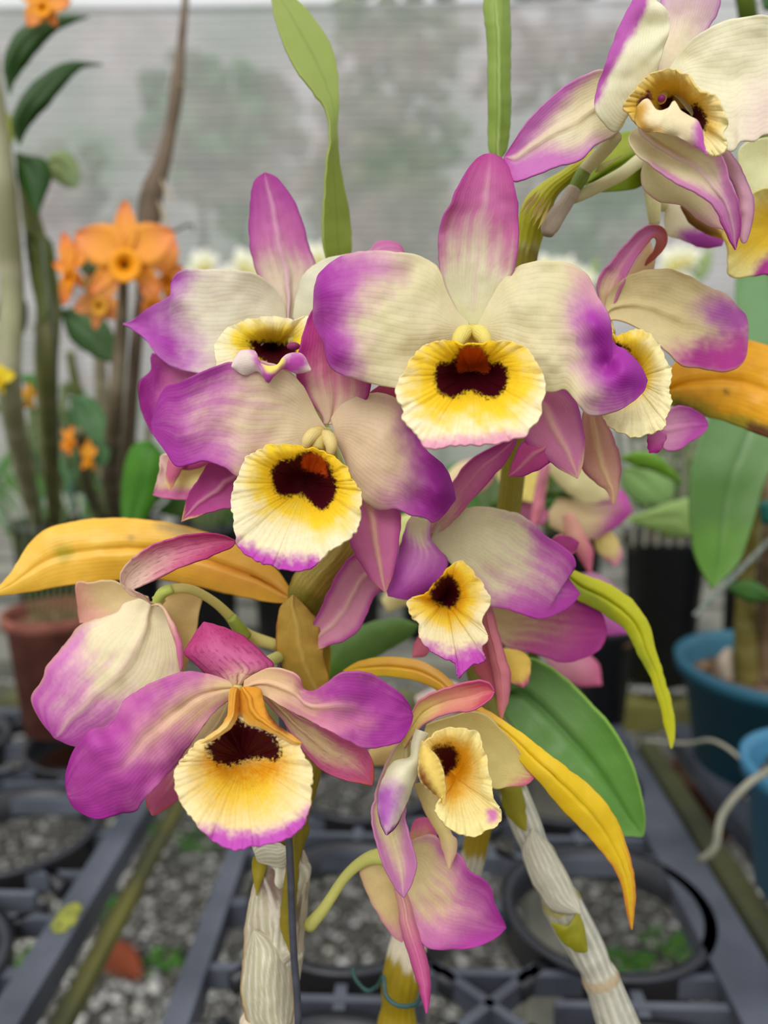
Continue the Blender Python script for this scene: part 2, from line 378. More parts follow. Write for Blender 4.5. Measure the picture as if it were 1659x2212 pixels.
# upper folded sheath leaf
blade(caneA, 'sheath', (770, 1105), (640, 1325), [(705, 1170), (640, 1235), (622, 1290)], [(775, 1190), (730, 1270), (675, 1335)], 258, (0, -6, -2), cup=5, ruf=.6, rf=12, rib=-1, col=(150, 130, 42), lay=[('str', 9, 2.5, (186, 164, 92), .6), ('edge', .1, (120, 98, 24)), ('poly', [(620, 1270), (690, 1290), (690, 1330), (630, 1330)], (112, 104, 20), 16)], mat=M_CANE, label='wrinkled olive sheath under the middle flower')
blade(caneA, 'sheath', (632, 1285), (690, 1500), [(603, 1320), (597, 1390), (615, 1450), (655, 1500)], [(660, 1310), (688, 1350), (700, 1420), (710, 1480)], 252, (-3, -4, 2), cup=4, ruf=1, rib=-1, col=(172, 138, 52), lay=[('mott', (150, 118, 44), .6, 20), ('edge', .1, (150, 84, 30)), ('rib', .05, (196, 164, 84), .6)], mat=M_CANE, label='dry ochre sheath hanging down the cane')
blade(caneA, 'sheath', (700, 1380), (670, 1500), [(684, 1420), (664, 1470)], [(716, 1400), (708, 1470)], 262, (0, 0), col=(160, 140, 30), mat=M_CANE, nu=20, nv=10)

cane(caneB, [(1410, 2390, 288, 46), (1335, 2212, 288, 44), (1300, 2120, 286, 38), (1262, 2040, 284, 40), (1225, 1975, 282, 42), (1165, 1850, 280, 34), (1120, 1740, 280, 32), (1085, 1640, 282, 28), (1050, 1520, 284, 22), (1010, 1400, 286, 18), (960, 1240, 290, 14)],
     cane_col([(.245, .262, (168, 150, 120), .004, .004), (.405, .422, (150, 140, 90), .002, .003), (.495, .505, (140, 128, 52), .002, .003), (.62, 1.1, (120, 116, 40))], base=(170, 168, 152), stripe=1.1),
     nodes=(.25, .41, .50), flare=.10, ridge=.02)
blade(caneB, 'sheath_gap', (1190, 1992), (1269, 2055), [(1215, 2035), (1250, 2055)], [(1228, 1998), (1248, 1975), (1262, 2010)], 271, (-1.5, -1.5), cup=2, col=(126, 122, 14), lay=[('mott', (98, 104, 12), .5, 25)], mat=M_CANE, label='olive green node patch')
blade(caneB, 'sheath_gap', (1085, 1700), (1137, 1795), [(1088, 1745), (1115, 1780)], [(1118, 1690), (1134, 1740)], 273, (-1.5, -1.5), cup=2, col=(132, 126, 16), lay=[('mott', (110, 110, 18), .5, 25)], mat=M_CANE, label='olive green strip at the top of the cane')
blade(caneB, 'sheath', (1150, 1790), (1255, 1975), [(1130, 1850), (1185, 1960)], [(1195, 1835), (1245, 1930)], 272, (0, -1, 0), cup=4, col=(172, 168, 148), lay=[('str', 7, .6, (214, 210, 194), .7)], mat=M_CANE, nu=30, nv=20)

cane(caneC, [(850, 2450, 292, 46), (858, 2212, 298, 38), (868, 2110, 296, 42), (900, 2000, 298, 36), (985, 1920, 300, 26), (1022, 1850, 300, 26), (1050, 1650, 298, 22), (1075, 1300, 292, 24), (1110, 1000, 286, 26), (1118, 760, 274, 28), (1122, 620, 264, 26),
             (1140, 525, 258, 30), (1160, 452, 254, 33), (1186, 412, 252, 22), (1222, 383, 251, 16), (1258, 356, 250, 15), (1290, 330, 250, 10)],
     cane_col([(.0, .085, (186, 176, 148)), (.085, .17, (146, 124, 10), .004), (.165, .225, (208, 196, 170), .01), (.30, .34, (150, 126, 10)), (.34, .9, (130, 118, 24)), (.795, .88, (140, 126, 16)), (.90, 1.1, (168, 166, 26), .0)], stripe=.8),
     nodes=(.10, .225, .33, .88), n=420, ridge=.03)
# papery veins fanned over the upper node
for i, (x0, y0, x1, y1) in enumerate([(1170, 412, 1128, 470), (1178, 418, 1142, 482), (1186, 424, 1150, 490), (1192, 430, 1162, 496), (1164, 408, 1122, 462)]):
    blade(caneC, 'sheath', (x0, y0), (x1, y1), [((x0+x1)/2-4, (y0+y1)/2)], [((x0+x1)/2+4, (y0+y1)/2)], 242, (0, -1), col=(196, 172, 92), mat=M_CANE, nu=14, nv=6, und=.1, thick=.0003)
tubes(caneC, 'flower_stalk', [([(1183, 508, 246, 12), (1188, 490, 246, 20), (1205, 462, 246, 19), (1222, 440, 246, 16), (1240, 408, 246, 15)], (176, 160, 140)), ([(1236, 415, 246, 12), (1250, 392, 246, 16), (1262, 370, 246, 15), (1266, 360, 246, 10)], (112, 132, 44))], label='grey papery stub with a green tip carrying two pedicels')
blade(caneC, 'bract', (1285, 372), (1345, 335), [(1300, 352)], [(1300, 370)], 244, (0, 0), col=(206, 204, 130), nu=16, nv=8)

# ------------------------------------------------------------------ leaves
LG = (112, 140, 40); LG2 = (128, 152, 54)
YL = (242, 192, 62)
blade(caneA, 'leaf', (732, 600), (580, -30), [(702, 548), (698, 450), (706, 350), (712, 300), (700, 235), (640, 150), (600, 60)], [(758, 545), (752, 450), (738, 380), (728, 300), (732, 200), (722, 120), (690, 60), (640, 0)], 268, (4, 0, -4, 2, 14), cup=0, tw=6, rib=0, col=(132, 148, 46),
      lay=[('poly', [(580, -20), (700, 50), (735, 190), (712, 310), (650, 190)], (142, 160, 64), 14), ('rib', .03, (108, 128, 30), .5), ('edge', .06, (160, 175, 70))], mat=M_LEAF, thick=.0009, label='upright twisted green leaf between the two upper flowers')
blade(caneC, 'leaf', (1078, 345), (1074, -60), [(1058, 320), (1056, 200), (1054, 100), (1047, 0)], [(1094, 320), (1101, 250), (1101, 150), (1099, 0)], 262, (0, -2, 0), cup=3, rib=-2, col=(140, 164, 66), lay=[('poly', [(1084, -60), (1101, -60), (1103, 340), (1082, 340)], (122, 148, 40), 3, 1), ('rib', .02, (160, 180, 90), .5)], mat=M_LEAF, thick=.0009, label='narrow green leaf rising out of the top of the picture')
blade(caneA, 'leaf', (640, 1296), (-22, 1288), [(590, 1223), (520, 1180), (449, 1150), (386, 1133), (312, 1122), (260, 1120), (181, 1123), (102, 1142), (60, 1180), (25, 1235)], [(616, 1302), (574, 1299), (496, 1283), (417, 1264), (333, 1250), (249, 1253), (155, 1264), (50, 1280)], 270, (0, 0, -4, -8), cup=3, ruf=1.2, rf=3, rib=3, col=YL,
      lay=[('poly', [(340, 1128), (400, 1132), (440, 1150), (400, 1162), (350, 1145)], (176, 142, 56), 14, 5), ('poly', [(120, 1185), (150, 1180), (160, 1200), (135, 1212)], (196, 170, 40), 9), ('poly', [(275, 1160), (290, 1158), (288, 1168)], (180, 140, 60), 6), ('poly', [(440, 1190), (620, 1250), (630, 1300), (420, 1250)], (234, 172, 70), 40), ('mott', (248, 210, 90), .5, 26), ('edge', .06, (206, 150, 44), .8)], mat=M_LEAF, thick=.0009, nu=90, label='broad yellow leaf dying back')
blade(caneA, 'leaf', (700, 1475), (905, 1350), [(702, 1420), (730, 1375), (800, 1345), (860, 1335)], [(760, 1450), (820, 1415), (880, 1380)], 330, (0, 6), cup=3, col=(98, 136, 60), lay=[('mott', (116, 156, 84), .5, 40), ('base', .1, .4, (84, 128, 24))], mat=M_LEAF, label='green leaf behind the flowers')
blade(caneB, 'leaf', (1085, 1500), (1389, 1808), [(1115, 1440), (1150, 1424), (1210, 1455), (1278, 1519), (1329, 1581), (1366, 1649), (1386, 1721), (1393, 1773)], [(1088, 1535), (1120, 1585), (1170, 1650), (1225, 1710), (1280, 1765), (1330, 1800), (1365, 1806)], 296, (4, 0, -6, -8), cup=-4, rib=5, col=(96, 146, 60),
      lay=[('rib', .018, (58, 104, 36), .8), ('poly', [(1100, 1440), (1210, 1440), (1280, 1560), (1200, 1600), (1120, 1540)], (122, 162, 100), 50, 10, 40, .7), ('edge', .04, (140, 186, 64))], mat=M_LEAF, thick=.001, nu=80, label='broad glossy green leaf')  # pale patch near the base is sheen painted into the leaf colour
blade(caneB, 'leaf', (738, 1452), (1365, 2010), [(770, 1432), (810, 1421), (858, 1419), (910, 1428), (955, 1455), (995, 1492), (1040, 1528), (1086, 1556), (1158, 1607), (1226, 1659), (1288, 1711), (1335, 1778), (1361, 1856), (1372, 1925)], [(790, 1458), (847, 1460), (900, 1470), (945, 1490), (975, 1515), (1020, 1545), (1081, 1590), (1132, 1652), (1179, 1705), (1226, 1760), (1288, 1825), (1335, 1892), (1352, 1960)], 250, (12, 2, -8, -8, 0, 6), cup=2, rib=2, ruf=.8, rf=5, col=(238, 200, 34),
      lay=[('poly', [(740, 1440), (1000, 1410), (1080, 1560), (960, 1500), (860, 1450)], (226, 170, 62), 20), ('poly', [(800, 1462), (900, 1475), (970, 1500), (960, 1515), (850, 1480)], (178, 168, 30), 6), ('rib', .04, (196, 176, 20), .7), ('mott', (236, 202, 62), .5, 22), ('edge', .05, (206, 168, 20)), ('u', .93, 1.05, (206, 130, 50))], mat=M_LEAF, thick=.0008, nu=110, label='long drooping yellow leaf')
blade(caneB, 'leaf', (1190, 1216), (1450, 1618), [(1231, 1230), (1278, 1248), (1325, 1267), (1372, 1304), (1400, 1348), (1415, 1400), (1433, 1463), (1447, 1510), (1457, 1575)], [(1235, 1285), (1270, 1306), (1307, 1328), (1340, 1350), (1363, 1380), (1382, 1420), (1405, 1460), (1422, 1510), (1438, 1572)], 276, (-8, -2, 4, 8), cup=2, rib=3, col=(196, 196, 32),
      lay=[('poly', [(1200, 1240), (1300, 1290), (1400, 1430), (1380, 1440), (1290, 1340)], (150, 160, 40), 14), ('rib', .05, (172, 178, 26), .7), ('mott', (212, 208, 60), .4, 30)], mat=M_LEAF, thick=.0009, nu=80, label='arching yellow-green leaf')
blade(caneC, 'leaf', (1430, 850), (1790, 960), [(1452, 790), (1520, 752), (1600, 736), (1660, 750), (1740, 800)], [(1440, 872), (1509, 895), (1582, 917), (1659, 946), (1730, 975)], 276, (6, 0, -6), cup=3, rib=2, col=(250, 184, 16),
      lay=[('poly', [(1440, 855), (1500, 862), (1560, 892), (1659, 918), (1700, 950), (1659, 960), (1500, 915), (1440, 890)], (150, 140, 16), 16, 8), ('poly', [(1460, 872), (1500, 880), (1520, 900), (1470, 895)], (112, 62, 22), 7, 4), ('poly', [(1620, 915), (1659, 925), (1680, 950), (1620, 935)], (104, 58, 24), 8, 4), ('poly', [(1562, 843), (1572, 843), (1570, 853)], (140, 100, 20), 5), ('mott', (216, 140, 8), .35, 14)], mat=M_LEAF, thick=.0009, nu=70, label='orange-yellow leaf with a brown-spotted green rim')
blade(caneC, 'leaf', (1262, 398), (1425, 318), [(1290, 340), (1330, 296), (1358, 284), (1395, 292)], [(1290, 413), (1340, 411), (1385, 402), (1425, 370)], 262, (-4, 6), cup=2, rib=3, col=(126, 148, 14), lay=[('poly', [(1300, 330), (1360, 290), (1385, 310), (1320, 345)], (150, 162, 20), 18), ('rib', .03, (100, 128, 10), .7)], mat=M_LEAF, label='green leaf behind the upper right flower')

# ------------------------------------------------------------------ flowers
def flower(parent, column, pedicel, label, cap=None, pc=(206, 206, 130), cc=(226, 206, 120)):
    mb = MB()
    for seg in column: mb.tube([pt(a, b, d) for a, b, d, r in seg], [px(d, r) for a, b, d, r in seg], 18, cc)
    if pedicel: mb.tube([pt(a, b, d) for a, b, d, r in pedicel], [px(d, r) for a, b, d, r in pedicel], 14, pc)
    o = mb.build('flower', M_PET, parent); o['label'] = label
    if cap:
        x, y, d, rx, ry = cap; m2 = MB(); m2.blob(pt(x, y, d), (px(d, rx), px(d, ry), px(d, ry)), (150, 50, 110))
        m2.build('anther_cap', M_PET, o)
    return o
def hood(fl, x, y, d, w, h, ang=0, col=(230, 214, 120)):
    """the two rounded shoulders of the lip that meet over the column"""
    ca, sa = math.cos(ang), math.sin(ang); q = lambda a, b: (x+a*ca-b*sa, y+a*sa+b*ca)
    mb = MB()
    for s in (-1, 1):
        pts = [q(s*.03*w, -.42*h), q(s*.20*w, -.30*h), q(s*.33*w, -.02*h), q(s*.36*w, .34*h)]
        rr = [.12*w, .20*w, .17*w, .10*w]; dd = [d+4, d+2, d+0, d+0]
        mb.tube([pt(a, b, k) for (a, b), k in zip(pts, dd)], [px(d, r) for r in rr], 16, col)
    return mb.build('column_hood', M_LIP, fl)

# --- 1 central flower
d = 215
f1 = flower(caneC, [[(1020, 708, d+6, 12), (1020, 730, d+4, 17), (1020, 750, d+3, 15)]], [(1020, 712, d+8, 14), (1050, 760, d+30, 14), (1100, 860, d+62, 14)], 'large open central flower with a dark maroon throat', cap=(1020, 757, d-1.5, 17, 11))
blade(f1, 'sepal', (1022, 712), (1060, 331), [(985, 670), (958, 620), (948, 575), (947, 520), (956, 470), (975, 435), (990, 400), (1012, 362), (1036, 338)], [(1086, 342), (1104, 375), (1117, 430), (1121, 480), (1119, 530), (1108, 590), (1082, 645), (1048, 698)], d, (9, 8, 6, 3, 6), cup=-3, ruf=.8, rf=4, col=(228, 222, 186),
      lay=[('u', .34, .62, (208, 116, 168), .1, .08), ('u', .6, 1.05, (184, 66, 142), .25), ('edge', .12, (176, 50, 150), .6), ('rib', .05, (226, 196, 190), .45, .85), ('base', .02, .22, (226, 222, 170)), ('poly', [(980, 440), (960, 480), (955, 500), (975, 470)], (150, 90, 70), 8, 4, 18, .5)])
blade(f1, 'petal', (1012, 716), (677, 672), [(985, 668), (962, 622), (945, 578), (905, 553), (860, 545), (800, 542), (750, 550), (705, 575), (682, 612)], [(680, 700), (700, 745), (712, 790), (745, 812), (800, 828), (850, 838), (900, 830), (950, 780), (990, 738)], d, (7, 2, -2, 2, 10), cup=3, ruf=1.4, rf=6, und=1.2, col=(230, 220, 176),
      lay=[('poly', [(660, 560), (760, 530), (830, 560), (850, 590), (800, 620), (770, 670), (755, 700), (775, 760), (770, 800), (740, 830), (690, 800), (655, 700)], (206, 120, 186), 52, 16, 30), ('poly', [(660, 580), (720, 560), (760, 590), (740, 650), (735, 700), (752, 760), (740, 800), (700, 790), (660, 700)], (176, 56, 166), 42, 18, 26),
           ('poly', [(712, 735), (740, 740), (748, 780), (720, 790), (704, 765)], (158, 44, 146), 20, 6), ('mott', (238, 226, 200), .4, 60)],
      bumps=[(700, 705, 26, 2), (735, 765, 34, -3), (700, 620, 40, -2)], nu=90, nv=60)
blade(f1, 'petal', (1028, 716), (1398, 822), [(1050, 665), (1075, 620), (1110, 582), (1150, 565), (1190, 564), (1235, 572), (1268, 594), (1290, 640), (1316, 684), (1324, 738), (1350, 757), (1380, 786)], [(1388, 848), (1358, 874), (1318, 893), (1275, 897), (1248, 872), (1222, 842), (1190, 848), (1130, 842), (1095, 800), (1055, 745)], d, (7, 2, -1, 0, 6), cup=3, ruf=1.6, rf=6, und=1.2, col=(230, 220, 176),
      lay=[('poly', [(1262, 620), (1300, 640), (1340, 700), (1420, 780), (1410, 870), (1330, 905), (1270, 880), (1285, 840), (1250, 790), (1240, 720), (1235, 670)], (206, 118, 186), 42, 14, 30), ('poly', [(1260, 680), (1300, 660), (1345, 720), (1420, 780), (1410, 850), (1350, 865), (1310, 850), (1275, 780), (1265, 730)], (172, 48, 166), 34, 14, 26),
           ('poly', [(1300, 705), (1325, 745), (1312, 800), (1296, 760)], (168, 44, 160), 24, 6), ('poly', [(1230, 585), (1300, 600), (1300, 660), (1270, 640)], (226, 170, 180), 22, 8, 20, .7), ('mott', (238, 226, 200), .4, 60)],
      bumps=[(1308, 790, 24, 3.5), (1352, 800, 40, -4), (1290, 700, 34, -3), (1262, 850, 30, -2)], nu=100, nv=60)
blade(f1, 'sepal', (1100, 830), (1247, 1034), [(1125, 900), (1135, 950), (1163, 978), (1205, 1010)], [(1190, 838), (1226, 845), (1246, 872), (1256, 912), (1263, 960), (1258, 1005)], d+14, (0, 0, 3), cup=3, rib=-2, col=(214, 130, 170), lay=[('rib', .06, (234, 190, 170), .7, 1.1), ('edge', .3, (190, 70, 162), .85), ('u', .92, 1.02, (226, 190, 150))])
blade(f1, 'sepal', (1180, 960), (1098, 1029), [(1130, 955), (1112, 990), (1103, 1012)], [(1195, 990), (1160, 1015), (1130, 1027)], d+16, (0, 0), cup=2, rib=-1, col=(196, 74, 140), lay=[('rib', .06, (226, 150, 160), .6), ('edge', .2, (168, 40, 134))])
blade(f1, 'sepal', (970, 850), (793, 853), [(900, 815), (840, 822)], [(900, 880), (840, 870)], d+20, (0, 0), cup=1, col=(206, 92, 140), lay=[('base', .1, .5, (216, 130, 160))], nu=30, nv=18)
bl = [(938, 822), (940, 792), (955, 782), (975, 780), (992, 755), (1006, 748), (1036, 748), (1052, 764), (1062, 784), (1082, 782), (1096, 795), (1101, 818), (1094, 840), (1078, 857), (1060, 863), (1038, 856), (1015, 847), (996, 854), (976, 862), (955, 855), (942, 842)]
lip(f1, (1018, 805), [(1018, 744), (1000, 742), (975, 737), (945, 736), (915, 749), (888, 772), (870, 808), (856, 838), (857, 866), (872, 882), (868, 905), (885, 925), (905, 945), (922, 970), (965, 966), (1015, 962), (1065, 958), (1105, 950), (1132, 943), (1148, 922), (1166, 903), (1171, 870), (1178, 838), (1172, 802), (1158, 780), (1140, 755), (1108, 738), (1070, 736), (1042, 742)],
    d, (6, 3, -4, -8, -10, -11), frill=.7, ff=26, tilt=(0, -4), col=(240, 230, 190),
    lay=[('halo', bl, (240, 206, 52), 92), ('halo', bl, (244, 204, 36), 36, .8), ('poly', [(900, 955), (1010, 945), (1130, 935), (1130, 960), (920, 985)], (222, 130, 180), 13, 6, 18, .75), ('poly', bl, BLOT, 5, 5, 4), ('poly', [(990, 803), (986, 780), (998, 752), (1040, 752), (1054, 778), (1056, 804), (1035, 803), (1018, 799)], (196, 78, 14), 4, 4, 4), ('mott', (246, 240, 214), .35, 24)],
    bumps=[(1020, 765, 30, 4), (980, 815, 35, 1.5), (1065, 815, 35, 1.5)], nr=90, nt=300)
hood(f1, 1019, 738, d-3, 88, 62)

# --- 2 upper left flower, seen a little from above
d = 250
f2 = flower(caneA, [[(632, 700, d+2, 12), (634, 720, d, 15), (636, 742, d-3, 13)]], [(630, 700, d+6, 14), (650, 800, d+16, 14), (730, 1000, d+18, 14), (770, 1100, 271, 14)], 'upper left flower with a tall purple top sepal', cap=(634, 748, d-17, 15, 9))
blade(f2, 'sepal', (622, 700), (572, 372), [(598, 655), (570, 615), (548, 570), (538, 510), (540, 450), (548, 395)], [(597, 384), (628, 422), (650, 470), (664, 525), (681, 572), (670, 615), (645, 660)], d, (6, 6, 5, 3), cup=3, rib=-3, col=(228, 212, 186), lay=[('u', .30, .58, (206, 120, 172), .15), ('u', .5, .95, (186, 74, 162), .2), ('rib', .05, (224, 170, 196), .6, .95), ('edge', .15, (160, 50, 140), .6)])
blade(f2, 'petal', (618, 698), (264, 700), [(612, 655), (590, 618), (550, 590), (500, 582), (435, 582), (395, 584), (372, 605), (370, 638), (335, 658), (312, 672), (285, 692)], [(288, 712), (318, 738), (340, 770), (375, 795), (430, 806), (490, 800), (550, 760), (590, 720)], d, (4, 0, -3, 2, 6), cup=-2, ruf=1.6, rf=5, und=1.1, col=(228, 220, 196), lay=[('u', .46, .85, (206, 140, 196), .12, .1), ('poly', [(250, 690), (310, 665), (370, 690), (400, 740), (400, 790), (340, 780)], (176, 60, 170), 50, 18, 26), ('poly', [(360, 580), (400, 585), (400, 620), (330, 670), (300, 680)], (180, 80, 176), 30, 10), ('mott', (238, 230, 210), .4, 40)], nu=80, nv=50, bumps=[(370, 640, 30, -3), (300, 700, 30, 3)])
blade(f2, 'petal', (640, 700), (878, 560), [(640, 640), (655, 595), (690, 565), (730, 552), (790, 545), (812, 525), (840, 520), (866, 530)], [(860, 600), (800, 660), (740, 700), (680, 720)], d, (4, 0, 0, 2), cup=2, ruf=1, col=(226, 222, 196), lay=[('u', .62, .85, (206, 130, 176)), ('u', .8, 1.1, (190, 90, 150))])
bl = [(536, 738), (552, 735), (575, 736), (600, 738), (625, 742), (642, 748), (640, 800), (600, 800), (570, 785), (548, 760)]
lip(f2, (590, 755), [(660, 684), (640, 690), (610, 686), (575, 684), (540, 690), (505, 702), (478, 722), (463, 748), (466, 780), (474, 800), (500, 796), (560, 800), (620, 800), (672, 780), (690, 740), (690, 700)],
    d, (2, -2, -6, -10, -12, -13), frill=.6, ff=24, tilt=(0, -9), col=(238, 230, 190), lay=[('halo', bl, (242, 216, 56), 60), ('poly', bl, BLOT, 4, 6, 5)], bumps=[(600, 760, 34, 5)], nr=70, nt=240, fpx=2)
blade(f2, 'lip_front', (500, 792), (672, 800), [(515, 762), (535, 755), (552, 760), (560, 782), (576, 792), (600, 790), (612, 772), (635, 764), (655, 768)], [(530, 810), (556, 802), (570, 815), (580, 826), (592, 812), (612, 795), (640, 805)], d-27, (0, -2, 0), cup=2, ruf=.5, col=(230, 214, 204), lay=[('poly', [(540, 752), (572, 790), (580, 800), (600, 790), (640, 762), (660, 790), (580, 835), (560, 800)], (190, 80, 170), 10, 4), ('poly', [(566, 775), (612, 775), (600, 800), (582, 806), (570, 796)], (240, 224, 110), 5, 2), ('edge', .12, (206, 130, 190), .5)], mat=M_LIP, label='curled magenta front edge of the lip')

# --- 3 middle left flower
d = 228
f3 = flower(caneA, [[(690, 930, d+3, 14), (686, 955, d, 20), (684, 974, d-1, 16)]], [(705, 935, d+5, 15), (720, 1000, d+28, 15), (755, 1110, 266, 14)], 'middle left flower facing the camera, frilled lip tipped with magenta', cap=(684, 983, d-3.5, 17, 12))
blade(f3, 'sepal', (708, 918), (700, 628), [(695, 900), (672, 868), (648, 832), (640, 800), (648, 745), (664, 690)], [(750, 660), (782, 710), (798, 770), (801, 830), (790, 866), (748, 902)], d, (5, 4, 4, 8), cup=-3, rib=1, ruf=.8, col=(228, 200, 172), lay=[('u', .22, .48, (212, 110, 152), .1), ('u', .4, .85, (182, 52, 128), .5), ('edge', .3, (170, 38, 132), .7), ('rib', .05, (214, 130, 160), .5, .8)])
blade(f3, 'petal', (706, 944), (327, 915), [(684, 892), (657, 838), (625, 802), (580, 782), (530, 778), (485, 784), (431, 806), (385, 826), (358, 838), (340, 870)], [(333, 940), (358, 975), (381, 1006), (412, 1002), (444, 996), (485, 1010), (520, 1030), (580, 1010), (650, 965)], d, (4, 0, -3, -2, 4), cup=-2, ruf=1.4, rf=5, und=1.2, col=(226, 206, 170), lay=[('u', .34, .72, (210, 140, 180), .14, .1), ('u', .52, .92, (176, 58, 162), .25, .09), ('u', .9, 1.1, (152, 34, 140), .1), ('mott', (236, 220, 190), .3, 50)], nu=90, nv=56, bumps=[(400, 930, 40, -2), (480, 800, 40, 2)])
blade(f3, 'petal', (728, 934), (984, 1078), [(716, 905), (740, 872), (783, 853), (829, 850), (862, 868), (892, 920), (918, 970), (955, 1002), (975, 1040)], [(958, 1112), (935, 1130), (940, 1175), (928, 1195)][:2]+[(915, 1118), (885, 1112), (856, 1100), (815, 1101), (783, 1080), (762, 1045), (742, 985)], d, (4, 0, -2, 0, 6), cup=3, ruf=1.4, rf=6, und=1.1, col=(228, 204, 170), lay=[('u', .5, .8, (208, 124, 184), .22, .08), ('poly', [(870, 900), (990, 980), (1000, 1100), (930, 1140), (880, 1110), (900, 1050), (890, 980)], (172, 50, 160), 40, 14, 26), ('poly', [(930, 1000), (960, 1000), (990, 1080), (950, 1110), (940, 1060)], (150, 24, 140), 24, 8)], nu=80, nv=50, bumps=[(950, 1060, 30, -3), (900, 1080, 30, 3)])
blade(f3, 'sepal', (530, 1010), (392, 1127), [(475, 998), (448, 1003), (425, 1040), (404, 1075)], [(540, 1060), (505, 1096), (476, 1101), (422, 1118)], d+8, (2, 0, 2), cup=-2, rib=-2, col=(190, 74, 148), lay=[('rib', .05, (226, 160, 180), .7), ('u', .95, 1.02, (230, 190, 120))])
blade(f3, 'sepal', (790, 1050), (832, 1280), [(745, 1110), (754, 1164), (774, 1209), (802, 1252)], [(830, 1080), (863, 1105), (863, 1164), (851, 1231)], d+6, (3, 0, 2), cup=3, rib=-3, col=(214, 120, 168), lay=[('rib', .055, (238, 196, 160), .75, 1.1), ('edge', .35, (186, 60, 150), .8), ('u', .93, 1.0, (226, 170, 110), .1)])
bl = [(584, 1030), (588, 1008), (605, 994), (630, 990), (650, 978), (668, 972), (690, 984), (708, 996), (722, 1020), (729, 1050), (723, 1080), (700, 1103), (680, 1096), (662, 1078), (645, 1070), (620, 1074), (596, 1066)]
lip(f3, (662, 1045), [(680, 968), (660, 968), (635, 962), (607, 961), (580, 964), (552, 976), (530, 992), (522, 1012), (505, 1045), (500, 1085), (503, 1118), (507, 1155), (521, 1186), (560, 1215), (603, 1228), (648, 1233), (681, 1222), (706, 1198), (738, 1177), (765, 1158), (777, 1118), (782, 1075), (772, 1048), (752, 1024), (748, 1008), (722, 988), (700, 976)],
    d, (5, 2, -4, -8, -11, -12), frill=.8, ff=30, tilt=(0, -4), col=(238, 228, 188), lay=[('halo', bl, (240, 208, 54), 78), ('halo', bl, (242, 198, 34), 28, .8), ('poly', [(505, 1160), (560, 1190), (620, 1210), (690, 1205), (690, 1245), (600, 1245), (500, 1200)], (190, 72, 176), 16, 10, 16), ('poly', bl, BLOT, 5, 5, 4), ('poly', [(650, 1003), (658, 984), (672, 976), (694, 986), (706, 1000), (708, 1028), (690, 1020), (670, 1018)], (188, 72, 14), 5, 4, 5), ('mott', (246, 238, 212), .35, 24)],
    bumps=[(684, 1000, 30, 4), (620, 1040, 35, 1.5), (700, 1050, 30, 1.5)], nr=90, nt=300, fpx=4)
hood(f3, 690, 958, d-3, 78, 54, .25, (228, 208, 140))

# --- 4 lower left flower
d = 214
f4 = flower(caneA, [[(514, 1480, d+3, 9), (512, 1500, d+3, 12), (512, 1520, d+3, 10)]], [(516, 1476, d+6, 14), (560, 1440, d+26, 13), (640, 1400, 262, 13)], 'lower left flower with spread petals and a large rounded lip')
blade(f4, 'sepal', (512, 1482), (440, 1344), [(470, 1470), (438, 1449), (410, 1425), (398, 1410), (412, 1385)], [(488, 1357), (520, 1372), (548, 1394), (592, 1437), (560, 1455), (535, 1470)], d, (4, 3, 8), cup=5, rib=1, col=(226, 190, 160), lay=[('u', .15, .38, (214, 110, 160), .2), ('u', .35, .9, (190, 62, 124), .3), ('net', (140, 20, 96), .6), ('edge', .2, (180, 44, 120), .6)], label='short recurved top sepal with a net of dark veins')
blade(f4, 'petal', (508, 1486), (146, 1716), [(470, 1462), (417, 1451), (375, 1457), (323, 1478), (275, 1509), (249, 1546), (228, 1567), (197, 1577), (165, 1612), (148, 1650), (142, 1685)], [(158, 1740), (185, 1760), (213, 1769), (260, 1758), (296, 1748), (310, 1728), (365, 1668), (417, 1598), (470, 1532)], d, (4, -1, -5, -5, 2), cup=3, ruf=1.3, rf=6, und=1.2, rib=1, col=(230, 204, 150), lay=[('u', .14, .44, (220, 150, 172), .32, .1), ('poly', [(240, 1540), (320, 1470), (420, 1450), (430, 1475), (330, 1530), (290, 1600), (330, 1640), (400, 1610), (340, 1720), (220, 1800), (120, 1700), (160, 1580)], (186, 70, 164), 52, 16, 30), ('rib', .09, (232, 196, 160), .6, .62), ('u', .8, 1.05, (168, 40, 150), .3)], nu=90, nv=56, bumps=[(235, 1570, 30, 3), (200, 1600, 40, -3)])
blade(f4, 'sepal', (500, 1500), (329, 1762), [(440, 1570), (370, 1650), (318, 1722)], [(500, 1560), (440, 1640), (386, 1724), (350, 1752)], d+14, (2, 2, 0), cup=2, rib=-1, col=(226, 206, 150), lay=[('u', .45, .75, (206, 100, 140), .3), ('u', .92, 1.0, (206, 90, 70), .1)])
blade(f4, 'petal', (524, 1486), (892, 1546), [(540, 1462), (560, 1450), (585, 1442), (616, 1446), (645, 1462), (658, 1489), (690, 1488), (726, 1457), (768, 1449), (810, 1460), (857, 1491), (882, 1518)], [(884, 1575), (857, 1606), (789, 1616), (732, 1590), (653, 1548), (600, 1520), (560, 1500)], d, (3, 0, -3, -2, 3), cup=-2, ruf=1.2, rf=5, und=1.0, rib=-1, col=(232, 200, 156), lay=[('u', .26, .5, (220, 140, 170), .2, .08), ('poly', [(650, 1500), (700, 1480), (740, 1440), (830, 1450), (900, 1520), (900, 1600), (800, 1630), (740, 1590), (800, 1560), (740, 1530)], (180, 64, 162), 34, 14, 26), ('u', .82, 1.05, (158, 34, 146), .2), ('rib', .08, (234, 196, 160), .5, .6)], nu=90, nv=50, bumps=[(660, 1490, 18, 4), (720, 1500, 50, -3)])
